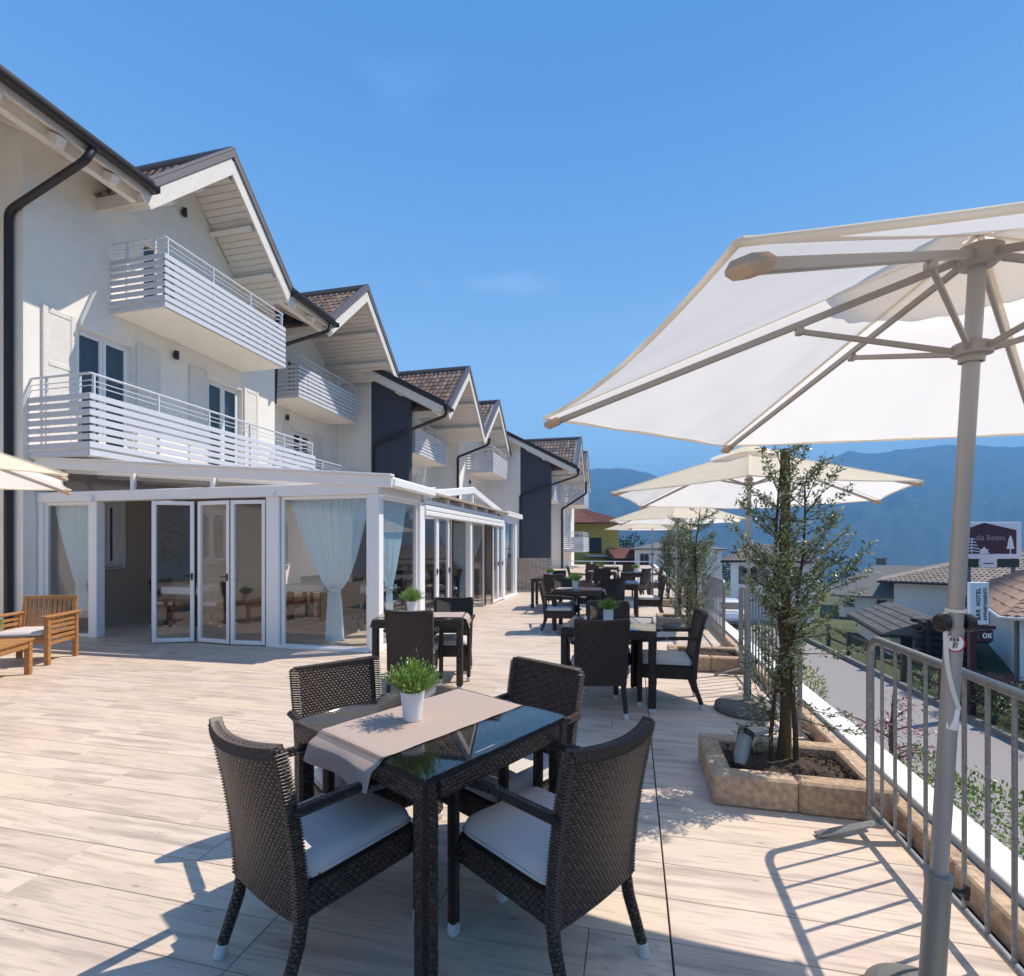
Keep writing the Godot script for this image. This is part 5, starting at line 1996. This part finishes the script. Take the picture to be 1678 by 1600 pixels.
# Hip or gable roof over a rectangle in local axes: x0..x1, z0 (near) .. z1 (far), eaves at ye, ridge at yr.
func far_roof(h: Node3D, base: Transform3D, x0: float, x1: float, z0: float, z1: float, ye: float, yr: float, inset: float, m: Material, along_z: bool, trim: Material, courses := true) -> void:
	var b := MB.new()
	b.xf = base
	var a := Vector3(x0, ye, z0)
	var c := Vector3(x1, ye, z0)
	var d := Vector3(x1, ye, z1)
	var e := Vector3(x0, ye, z1)
	var zc := (z0 + z1) * 0.5
	var xc := (x0 + x1) * 0.5
	var r0 := Vector3(x0 + inset, yr, zc)
	var r1 := Vector3(x1 - inset, yr, zc)
	if along_z:
		r0 = Vector3(xc, yr, z0 - inset)
		r1 = Vector3(xc, yr, z1 + inset)
	var faces := [[a, c, r1, r0], [d, e, r0, r1], [e, a, r0, r0], [c, d, r1, r1]]
	if along_z:
		faces = [[e, a, r0, r1], [c, d, r1, r0], [a, c, r0, r0], [d, e, r1, r1]]
	for f in faces:
		b.col = Color.WHITE
		b.q(f[0], f[1], f[2], f[3])
	b.q(e, d, c, a)
	var roof := put("roof", b, m, h)
	if courses:
		# raised tile courses, one step above another
		var k := MB.new()
		k.xf = base
		var r := RandomNumberGenerator.new()
		r.seed = int(absf(x0 * 7 + z0 * 3) + 5)
		for f in faces:
			if f[2].is_equal_approx(f[3]) and inset < 0.1:
				continue
			var p0: Vector3 = f[0]
			var p1: Vector3 = f[1]
			var p2: Vector3 = f[2]
			var p3: Vector3 = f[3]
			var nn := (p1 - p0).cross(p3 - p0).normalized()
			var rows := int(((p3 + p2) * 0.5 - (p0 + p1) * 0.5).length() / 0.36)
			for j in rows:
				var t0 := float(j) / rows
				var t1 := float(j + 1) / rows
				var l0 := p0.lerp(p3, t0)
				var l1 := p0.lerp(p3, t1)
				var g0 := p1.lerp(p2, t0)
				var g1 := p1.lerp(p2, t1)
				var cols := maxi(1, int((g0 - l0).length() / 0.24))
				for i in cols:
					var u0 := float(i) / cols
					var u1 := float(i + 1) / cols
					var tone := r.randf_range(0.72, 1.12)
					k.col = Color(tone, tone * 0.98, tone * 0.96)
					var q0 := l0.lerp(g0, u0)
					var q1 := l0.lerp(g0, u1)
					var q2 := l1.lerp(g1, u1)
					var q3 := l1.lerp(g1, u0)
					var mid0 := q0.lerp(q1, 0.5) + nn * 0.095
					var mid1 := q3.lerp(q2, 0.5) + nn * 0.055
					k.q(q0 + nn * 0.03, mid0, mid1, q3 + nn * 0.012)
					k.q(mid0, q1 + nn * 0.03, q2 + nn * 0.012, mid1)
					k.tri(q0, q1, mid0)
		stuff(put("roof_tiles", k, m, roof))
	var g := MB.new()
	g.xf = base
	g.tube([e + Vector3(-0.05, -0.05, 0), a + Vector3(-0.05, -0.05, 0.05), c + Vector3(0.05, -0.05, 0.05), d + Vector3(0.05, -0.05, 0)], 0.07, 8)
	put("gutter", g, trim, roof)


func far_house(called: String, label: String, base: Transform3D, w: float, d: float, y0: float, ye: float, yr: float, over: float, inset: float, wall: Material, roof: Material, along_z: bool, trim: Material, windows: Array, courses := true) -> Node3D:
	var h := thing(called, label, "house", base.origin)
	var b := MB.new()
	b.xf = base
	b.box(Vector3(w * 0.5, (y0 + ye) * 0.5, -d * 0.5), Vector3(w, ye - y0, d))
	put("wall", b, wall, h)
	if along_z and inset < 0.1:
		var g := MB.new()
		g.xf = base
		g.prism([Vector2(0, ye), Vector2(w, ye), Vector2(w * 0.5, ye + (yr - ye) * w / (w + 2 * over))], -d, -0.002)
		put("gable_wall", g, wall, h)
	far_roof(h, base, -over, w + over, over, -d - over, ye + 0.02, yr, inset, roof, along_z, trim, courses)
	# windows: [face 0 front / 1 left side, position along it, foot height, width, height, shutters]
	for e in windows:
		var at: Transform3D = base
		if e[0] == 0:
			at = base * Transform3D(Basis.IDENTITY, Vector3(e[1], e[2], 0.0))
		else:
			at = base * Transform3D(Basis(Vector3.UP, -PI * 0.5), Vector3(0.0, e[2], -e[1]))
		var f := MB.new()
		f.xf = at
		var ww: float = e[3]
		var hh: float = e[4]
		for s in [-1.0, 1.0]:
			f.box(Vector3(s * (ww * 0.5 - 0.035), hh * 0.5, 0.02), Vector3(0.07, hh, 0.05))
			f.box(Vector3(0, hh * 0.5 + s * (hh * 0.5 - 0.035), 0.02), Vector3(ww - 0.14, 0.07, 0.048))
		f.box(Vector3(0, hh * 0.5, 0.018), Vector3(0.05, hh - 0.14, 0.04))
		f.box(Vector3(0, -0.03, 0.05), Vector3(ww + 0.12, 0.05, 0.12))
		var win := put("window", f, trim, h)
		var p := MB.new()
		p.xf = at
		p.box(Vector3(0, hh * 0.5, 0.008), Vector3(ww - 0.12, hh - 0.12, 0.012))
		put("pane", p, M.black, win)
		if e[5]:
			for s in [-1.0, 1.0]:
				var sh := MB.new()
				sh.xf = at
				sh.box(Vector3(s * (ww * 0.75 + 0.03), hh * 0.5, 0.03), Vector3(ww * 0.5, hh + 0.05, 0.04), 0.008)
				put("shutter", sh, M.slate, win)
	return h


func far_houses() -> void:
	var terra := tex(mat(0.66, 0.42, 0.31, 0.9), M.tile.albedo_texture.get_image(), 0.8)
	terra.vertex_color_use_as_albedo = true
	var pale := tex(mat(0.70, 0.56, 0.46, 0.9), M.tile.albedo_texture.get_image(), 0.8)
	pale.vertex_color_use_as_albedo = true
	var red := tex(mat(0.50, 0.19, 0.13, 0.9), M.tile.albedo_texture.get_image(), 0.8)
	red.vertex_color_use_as_albedo = true
	var grey := tex(mat(0.33, 0.30, 0.28, 0.9), M.tile.albedo_texture.get_image(), 0.8)
	grey.vertex_color_use_as_albedo = true
	var yaw := atan(197.0 / 833.0)
	var facing := Basis(Vector3.UP, yaw)
	# white house at the right edge
	var hp := Vector3(12.9, 0, -20.9)
	var a := far_house("white_house", "white house with a pale gutter and hipped tile roof beside the hotel sign", Transform3D(Basis(Vector3.UP, deg_to_rad(-24.2)), hp), 10.0, 12.5, -3.2, -0.9, 1.3, 0.5, 3.2, M.shade_wall, terra, false, M.lime, [[1, 8.6, -2.35, 1.0, 1.1, true], [0, 1.8, -3.0, 1.1, 2.0, false]])
	var dp := MB.new()
	dp.tube([Transform3D(Basis(Vector3.UP, deg_to_rad(-24.2)), hp) * Vector3(-0.07, -0.95, -0.1), Transform3D(Basis(Vector3.UP, deg_to_rad(-24.2)), hp) * Vector3(-0.07, -3.2, -0.1)], 0.06, 8)
	put("downpipe", dp, M.lead, a)
	# the long hipped roof behind it
	far_house("long_house", "long low house whose wide pale tiled roof rises behind the hotel sign", Transform3D(Basis(Vector3.UP, -0.466), from_camera(31, 23.3, 0)), 20.0, 10.0, -3.2, -0.62, 1.25, 0.7, 6.5, M.shade_wall, pale, false, M.brown, [[0, 3.2, -1.9, 0.6, 0.6, false]])
	# grey roofed house left of it
	var gh := far_house("grey_roofed_house", "white house with a plain grey hipped roof and three small dark windows", Transform3D(Basis(Vector3.UP, -0.33), from_camera(34, 21.9, 0)), 9.5, 8.5, -3.2, -1.72, 0.15, 0.4, 2.6, M.grey_wall, M.slate, false, M.lead, [[0, 0.55, -2.45, 0.55, 0.5, false], [0, 2.3, -2.45, 0.55, 0.5, false], [0, 4.9, -2.45, 0.55, 0.5, false]], false)
	var ch := MB.new()
	ch.xf = Transform3D(facing, from_camera(38, 27.6, 0))
	ch.box(Vector3(0, 0.1, 0), Vector3(0.45, 0.9, 0.45), 0.02)
	ch.box(Vector3(0, 0.58, 0), Vector3(0.6, 0.06, 0.6))
	put("chimney", ch, M.slate, gh)
	# small gabled house in front of it
	far_house("small_gabled_house", "small house with a dark edged gable facing the street, below the grey roof", Transform3D(Basis(Vector3.UP, deg_to_rad(-10.0)), from_camera(21.5, 16.0, -0.15)), 2.7, 6.0, -3.2, -2.05, -1.32, 0.35, 0.0, M.grey_wall, grey, true, M.brown, [[0, 0.55, -2.65, 0.4, 0.55, false], [0, 1.25, -2.65, 0.4, 0.55, false], [0, 1.95, -3.1, 0.5, 1.05, false]])
	# houses up the street, seen between the olive trees
	far_house("rendered_house", "grey rendered house with tall dark windows up the street, behind the second olive tree", Transform3D(Basis.IDENTITY, from_camera(41, 9.9, 0)), 6.6, 8.0, -3.2, 1.3, 2.0, 0.25, 3.0, M.grey_wall, M.slate, false, M.lead, [[0, 0.75, -0.6, 0.7, 1.5, false], [0, 2.6, -0.6, 0.7, 1.5, false], [0, 0.75, -2.9, 0.8, 1.9, false], [0, 4.6, -0.6, 0.7, 1.5, false]], false)
	far_house("brown_barn", "dark wooden barn with a reddish roof between the yellow house and the grey one", Transform3D(facing, from_camera(44, 9.3, 0)), 2.2, 6.0, -3.2, 0.4, 1.3, 0.5, 0.0, M.hut, red, false, M.brown, [[0, 0.6, -0.9, 0.6, 0.8, false], [0, 1.6, -2.6, 0.6, 0.8, false]])
	far_house("brown_roofed_house", "white house with a brown roof partly hidden by the big olive tree", Transform3D(Basis(Vector3.UP, -0.2), from_camera(33, 14.2, 0)), 4.6, 6.0, -3.2, 0.55, 1.6, 0.5, 1.5, M.shade_wall, grey, false, M.brown, [[0, 1.2, -0.9, 0.7, 1.1, true], [0, 3.2, -0.9, 0.7, 1.1, true]])
	var y := far_house("yellow_house", "yellow house with a red tiled roof past the end of the terrace", Transform3D(facing, from_camera(48, 3.4, 0)), 6.7, 9.0, -3.2, 3.65, 5.3, 0.95, 3.6, M.yellow, red, false, M.brown, [[0, 4.5, 0.9, 1.1, 1.4, false], [0, 2.2, 2.0, 0.7, 0.9, true], [0, 4.5, -2.4, 1.1, 1.4, false]])
	var bal := MB.new()
	bal.xf = Transform3D(facing, from_camera(48, 3.4, 0))
	bal.box(Vector3(4.6, 0.6, 0.55), Vector3(2.2, 0.12, 1.1))
	put("balcony", bal, M.lime, y)
	# wood pile
	var wp := Transform3D(Basis(Vector3.UP, deg_to_rad(-14.0)), from_camera(19.6, 15.75, -3.2))
	var o := thing("timber_stack", "stack of dark beams between the small gabled house and the parasol pole", "timber stack", wp.origin)
	var r := RandomNumberGenerator.new()
	r.seed = 9
	for j in 7:
		for i in 3:
			var b := MB.new()
			b.xf = wp
			b.box(Vector3(0.9 + r.randf_range(-0.12, 0.12), 0.16 + 0.26 * j, -0.2 - 0.45 * i), Vector3(1.75, 0.14, 0.3), 0.02)
			put("beam", b, M.log, o)
	for x in [0.25, 1.5]:
		var b := MB.new()
		b.xf = wp
		b.box(Vector3(x, 0.95, 0.02), Vector3(0.12, 1.9, 0.1), 0.01)
		put("post", b, M.log, o)
	signs(facing)
	# distant trees on the valley floor
	var tips := [[60.0, 13.2, 5.6, 3.2], [64.0, 15.4, 6.0, 3.6], [62.0, 19.0, 4.2, 4.0], [58.0, 26.0, 3.4, 4.6], [56.0, 31.0, 3.2, 4.0], [58.0, 36.5, 3.6, 4.5]]
	var names_ := ["dark tree just past the yellow house", "dark tree behind the brown barn", "dark tree behind the second olive tree", "wide tree far down the valley behind the big olive", "wide tree far down the valley above the grey roof", "furthest tree, above the long tiled roof"]
	for k in tips.size():
		var e: Array = tips[k]
		mound("valley_tree", names_[k], "tree", from_camera(e[0], e[1], -3.2), Vector3(e[3], e[2], e[3]), 900, [Color(0.045, 0.07, 0.03), Color(0.03, 0.05, 0.025)], 0.42, 60 + k)


func signs(facing: Basis) -> void:
	# hotel sign on posts
	var at := from_camera(25, 23.65, -3.2)
	var base := Transform3D(facing, Vector3(at.x, 0, at.z))
	var o := thing("hotel_sign", "large white sign with a dark red house shape and white trees, standing above the roofs", "sign", at)
	var b := MB.new()
	b.xf = base
	b.box(Vector3(0.02, 1.8, 0), Vector3(2.72, 1.78, 0.08), 0.01)
	put("board", b, M.paper, o)
	b = MB.new()
	b.xf = base
	b.prism([Vector2(-1.32, 1.13), Vector2(1.12, 1.13), Vector2(1.12, 2.3), Vector2(-0.47, 2.66), Vector2(-1.32, 2.36)], 0.042, 0.052)
	put("house_shape", b, M.maroon, o)
	var k := Transform3D(base.basis, base * Vector3(-0.15, 1.92, 0.058))
	letters("lettering", "da Remo", 0.25, tex(mat(0.45, 0.33, 0.32, 0.6), M.stucco.albedo_texture.get_image(), 1.0), o, k, "Droid Serif", 400, true)
	b = MB.new()
	b.xf = base
	# fir on the right, bare winter tree on the left, small bush between
	b.prism([Vector2(0.62, 1.38), Vector2(1.02, 1.38), Vector2(0.95, 1.6), Vector2(0.96, 1.64), Vector2(0.9, 1.9), Vector2(0.82, 2.05), Vector2(0.74, 1.9), Vector2(0.68, 1.64), Vector2(0.69, 1.6)], 0.0525, 0.06)
	b.box(Vector3(0.82, 1.25, 0.056), Vector3(0.05, 0.24, 0.008))
	put("fir_shape", b, M.paper, o)
	b = MB.new()
	b.xf = base
	b.box(Vector3(-1.08, 1.5, 0.056), Vector3(0.035, 0.7, 0.008))
	for j in 5:
		var y := 1.26 + 0.15 * j
		var w := 0.5 - 0.075 * j
		b.bar(Vector3(-1.08, y + 0.03, 0.056), Vector3(-1.08 + w * 0.8, y - 0.02, 0.056), 0.045, 0.008, Vector3.BACK)
		b.bar(Vector3(-1.08, y + 0.03, 0.056), Vector3(-1.08 - minf(w * 0.6, 0.22), y - 0.02, 0.056), 0.045, 0.008, Vector3.BACK)
	put("tree_shape", b, M.paper, o)
	b = MB.new()
	b.xf = base
	b.prism([Vector2(-0.72, 1.14), Vector2(-0.36, 1.14), Vector2(-0.2, 1.2), Vector2(-0.32, 1.26), Vector2(-0.25, 1.36), Vector2(-0.4, 1.36), Vector2(-0.46, 1.5), Vector2(-0.55, 1.38), Vector2(-0.74, 1.34), Vector2(-0.62, 1.26)], 0.0525, 0.06)
	put("bush_shape", b, M.paper, o)
	var green := mat(0.012, 0.03, 0.015, 0.6)
	for e in [[-1.03, 0.62], [0.76, 1.02]]:
		b = MB.new()
		b.xf = base
		b.box(Vector3(e[0], 0.68, 0), Vector3(e[1], 0.42, 0.1), 0.01)
		put("green_panel", b, green, o)
	b = MB.new()
	b.xf = base
	b.box(Vector3(-0.24, 0.68, 0), Vector3(0.74, 0.44, 0.08), 0.01)
	put("white_panel", b, M.paper, o)
	b = MB.new()
	b.xf = base
	b.box(Vector3(-0.24, 0.66, 0.045), Vector3(0.5, 0.06, 0.012))
	put("panel_stripe", b, M.lead, o)
	for x in [-1.1, 1.1]:
		b = MB.new()
		b.xf = base
		b.box(Vector3(x, -1.15, -0.1), Vector3(0.14, 4.1, 0.1))
		put("post", b, M.lead, o)
	# upright sign by the street
	at = from_camera(14, 12.84, -3.2)
	base = Transform3D(facing, Vector3(at.x, 0, at.z))
	o = thing("street_sign", "upright white sign lettered for bar, hotel and flats, its letters running upwards", "sign", at)
	b = MB.new()
	b.xf = base
	b.box(Vector3(0, -0.06, 0), Vector3(0.52, 1.16, 0.1), 0.01)
	put("board", b, M.paper, o)
	var up := Basis(Vector3.BACK, PI * 0.5)
	letters("lettering", "BAR  HOTEL", 0.115, M.maroon, o, Transform3D(facing * up, base * Vector3(-0.04, -0.08, 0.054)), "Droid Sans", 700)
	letters("lettering", "APPARTAMENTI", 0.085, M.maroon, o, Transform3D(facing * up, base * Vector3(0.15, -0.08, 0.054)), "Droid Sans", 700)
	b = MB.new()
	b.xf = base
	b.box(Vector3(0.09, -0.72, 0), Vector3(0.72, 0.12, 0.11), 0.008)
	b.box(Vector3(-0.17, -1.98, 0), Vector3(0.18, 2.4, 0.1), 0.008)
	put("post", b, M.maroon, o)
	b = MB.new()
	b.xf = base
	b.box(Vector3(0.2, -0.95, 0.0), Vector3(0.4, 0.3, 0.06), 0.008)
	put("small_board", b, M.maroon, o)
	letters("lettering", "OK", 0.14, M.paper, o, Transform3D(facing, base * Vector3(0.22, -0.95, 0.034)), "Droid Sans", 700)


func street_side() -> void:
	var wr := thing("white_railing", "thin white railing across the far end of the terrace", "railing", Vector3(-0.8, 0, -21.5))
	for k in 5:
		pbox("post", wr, Vector3(-2.6 + 0.95 * k, 0.45, -21.5), Vector3(0.06, 0.9, 0.06), M.white)
	for y in [0.88, 0.6, 0.32]:
		pbox("rail", wr, Vector3(-0.7, y, -21.46), Vector3(3.9, 0.035, 0.03), M.white)
	# kerb and verge across the street, a rail fence on it
	var k := MB.new()
	k.xf = Transform3D(Basis(Vector3.UP, 0.028), Vector3(8.95, 0, -14))
	k.box(Vector3(0, -3.15, 0), Vector3(0.16, 0.16, 30))
	structure("kerb", k, M.lead)
	var g := MB.new()
	g.q(Vector3(8.6, -3.12, -32), Vector3(9.0, -3.12, -16), Vector3(22, -3.0, -16), Vector3(22, -3.0, -32))
	g.q(Vector3(9.0, -3.12, -16), Vector3(9.25, -3.12, 4), Vector3(22, -3.0, 4), Vector3(22, -3.0, -16))
	var v := MB.new()
	v.q(g.v[3], g.v[2], g.v[1], g.v[0])
	v.q(g.v[7], g.v[6], g.v[5], g.v[4])
	structure("grass_verge", v, M.grass)
	var l := MB.new()
	l.q(Vector3(4.2, -3.196, -8), Vector3(4.32, -3.196, -8), Vector3(4.1, -3.196, -30), Vector3(3.98, -3.196, -30))
	structure("street_line", l, M.kerb)
	var f := thing("rail_fence", "wooden post and rail fence along the far kerb of the street", "fence", Vector3(9.2, -3.1, -16))
	for i in 9:
		var z := -9.5 - 2.1 * i
		var x := 9.1 + (z + 14) * 0.028
		pbox("post", f, Vector3(x + 0.1, -2.62, z), Vector3(0.15, 1.05, 0.15), M.hut, 0.02)
		if i < 8:
			for y in [-2.75, -2.3]:
				var b := MB.new()
				b.bar(Vector3(x + 0.2, y, z), Vector3(x + 0.14, y, z - 2.1), 0.05, 0.1, Vector3.UP, 0.01)
				put("rail", b, M.hut, f)
	var red := [Color(0.13, 0.03, 0.045), Color(0.20, 0.06, 0.075), Color(0.07, 0.03, 0.03)]
	var green := [Color(0.09, 0.15, 0.03), Color(0.22, 0.25, 0.05), Color(0.05, 0.09, 0.02)]
	var dark := [Color(0.03, 0.06, 0.02), Color(0.045, 0.08, 0.03)]
	mound("dark_hedge", "dark green clipped shrub at the street sign's foot", "shrub", from_camera(14.2, 12.65, -3.1), Vector3(1.0, 1.15, 1.0), 2200, dark, 0.07, 50)
	mound("red_hedge", "dark red leaved hedge before the white house", "hedge", from_camera(14.0, 13.5, -3.0), Vector3(1.9, 0.95, 1.1), 3000, red, 0.07, 51)
	mound("light_hedge", "yellow green hedge before the white house, next to the red one", "hedge", from_camera(12.9, 13.1, -3.1), Vector3(1.5, 1.0, 1.2), 3000, green, 0.07, 52)
	for e in [[Vector3(-7.5, 0, 10.5), 5.2, "tree behind the viewer whose green shows in the swung door's pane"], [Vector3(-4.0, 0, 11.0), 4.4, "tree behind the viewer, reflected in the closed door leaves"], [Vector3(-0.8, 0, 10.6), 5.0, "tree behind the viewer, reflected in the wide fixed pane"]]:
		mound("garden_tree", e[2], "tree", e[0], Vector3(3.4, e[1], 3.0), 4200, green, 0.16, 90 + int(e[1] * 10))
	mound("roadside_hedge", "green hedge outside the frame whose shade falls on the street", "hedge", from_camera(11.0, 13.0, -3.1), Vector3(2.4, 1.6, 1.6), 2600, green, 0.08, 53)
	mound("fence_bush", "small green bush at the rail fence behind the barrier's bars", "shrub", from_camera(16.2, 13.2, -3.1), Vector3(0.9, 0.9, 0.9), 1500, dark, 0.07, 54)
	car()


func car() -> void:
	var at := from_camera(31.0, 13.0, -3.196)
	var turn := Basis(Vector3.UP, 0.05)
	var base := Transform3D(turn, at)
	var o := thing("parked_car", "pale blue grey car parked up the street, seen past the second olive tree", "car", at)
	var b := MB.new()
	b.xf = base * Transform3D(Basis(Vector3.UP, -PI * 0.5), Vector3.ZERO)
	b.prism([Vector2(-2.05, 0.28), Vector2(2.0, 0.28), Vector2(2.06, 0.62), Vector2(1.95, 0.86), Vector2(1.1, 0.98), Vector2(-1.75, 1.0), Vector2(-2.08, 0.88)], -0.84, 0.84)
	put("body", b, M.car, o)
	b = MB.new()
	b.xf = base * Transform3D(Basis(Vector3.UP, -PI * 0.5), Vector3.ZERO)
	b.prism([Vector2(-1.75, 0.985), Vector2(1.1, 0.97), Vector2(0.35, 1.46), Vector2(-1.2, 1.5)], -0.74, 0.74)
	put("cabin", b, M.car, o)
	b = MB.new()
	b.xf = base
	b.q(Vector3(-0.62, 1.05, 1.735), Vector3(0.62, 1.05, 1.735), Vector3(0.58, 1.42, 1.33), Vector3(-0.58, 1.42, 1.33))
	put("rear_window", b, M.black, o)
	for s in [-1.0, 1.0]:
		for z in [-1.25, 1.3]:
			b = MB.new()
			b.xf = base
			b.tube([Vector3(s * 0.66, 0.31, z), Vector3(s * 0.86, 0.31, z)], 0.31, 16)
			put("wheel", b, M.rubber, o)
		b = MB.new()
		b.xf = base
		b.box(Vector3(s * 0.66, 0.74, 2.07), Vector3(0.22, 0.16, 0.06), 0.01)
		put("tail_light", b, M.red, o)
	b = MB.new()
	b.xf = base
	b.box(Vector3(0, 0.4, 2.08), Vector3(1.6, 0.18, 0.1), 0.03)
	put("bumper", b, M.lead, o)


# Mountains across the valley: crest heights as seen, at their real distance.
func mountains() -> void:
	var crest := [[-900, 760], [-300, 755], [300, 765], [700, 778], [940, 772], [985, 768], [1020, 768], [1055, 773], [1090, 784], [1150, 800], [1230, 800], [1300, 776], [1368, 748], [1392, 739], [1422, 744], [1452, 741], [1480, 736], [1560, 729], [1678, 733], [1800, 736], [2200, 745], [3200, 760]]
	var nz := noise(5, 0.9, 5)
	var fine := noise(8, 3.2, 5)
	var b := MB.new()
	var at := func(u: float, v: float) -> Vector3:
		var px := -900.0 + u * 4100.0
		var yc := 800.0
		for i in crest.size() - 1:
			if px >= crest[i][0] and px <= crest[i + 1][0]:
				var t: float = (px - crest[i][0]) / (crest[i + 1][0] - crest[i][0])
				yc = lerpf(crest[i][1], crest[i + 1][1], t * t * (3 - 2 * t))
		var m := (px - 839.0) / 833.0
		var far := 1500.0 + 160.0 * nz.get_noise_2d(px * 0.0022, 3.0)
		var d := lerpf(600.0, far, v)
		var top := 1.52 + (895.0 - yc) / 833.0 * far
		var rise := pow(v, 1.1) * (1.0 + 0.28 * nz.get_noise_2d(px * 0.006, v * 1.6) * sin(v * PI))
		var y := -99.0 + (top + 99.0) * rise
		y += (34.0 * fine.get_noise_2d(px * 0.0085, v * 3.0) - 26.0 * absf(fine.get_noise_2d(px * 0.004 + 7.0, v * 1.2))) * sin(v * PI)
		y += 3.5 * fine.get_noise_2d(px * 0.05, 9.0) * smoothstep(0.7, 1.0, v)
		if v > 0.999:
			y = top + 3.5 * fine.get_noise_2d(px * 0.05, 9.0)
		return from_camera(d, m * d, y)
	b.sheet(420, 46, at, true)
	structure("mountains", b, M.forest)
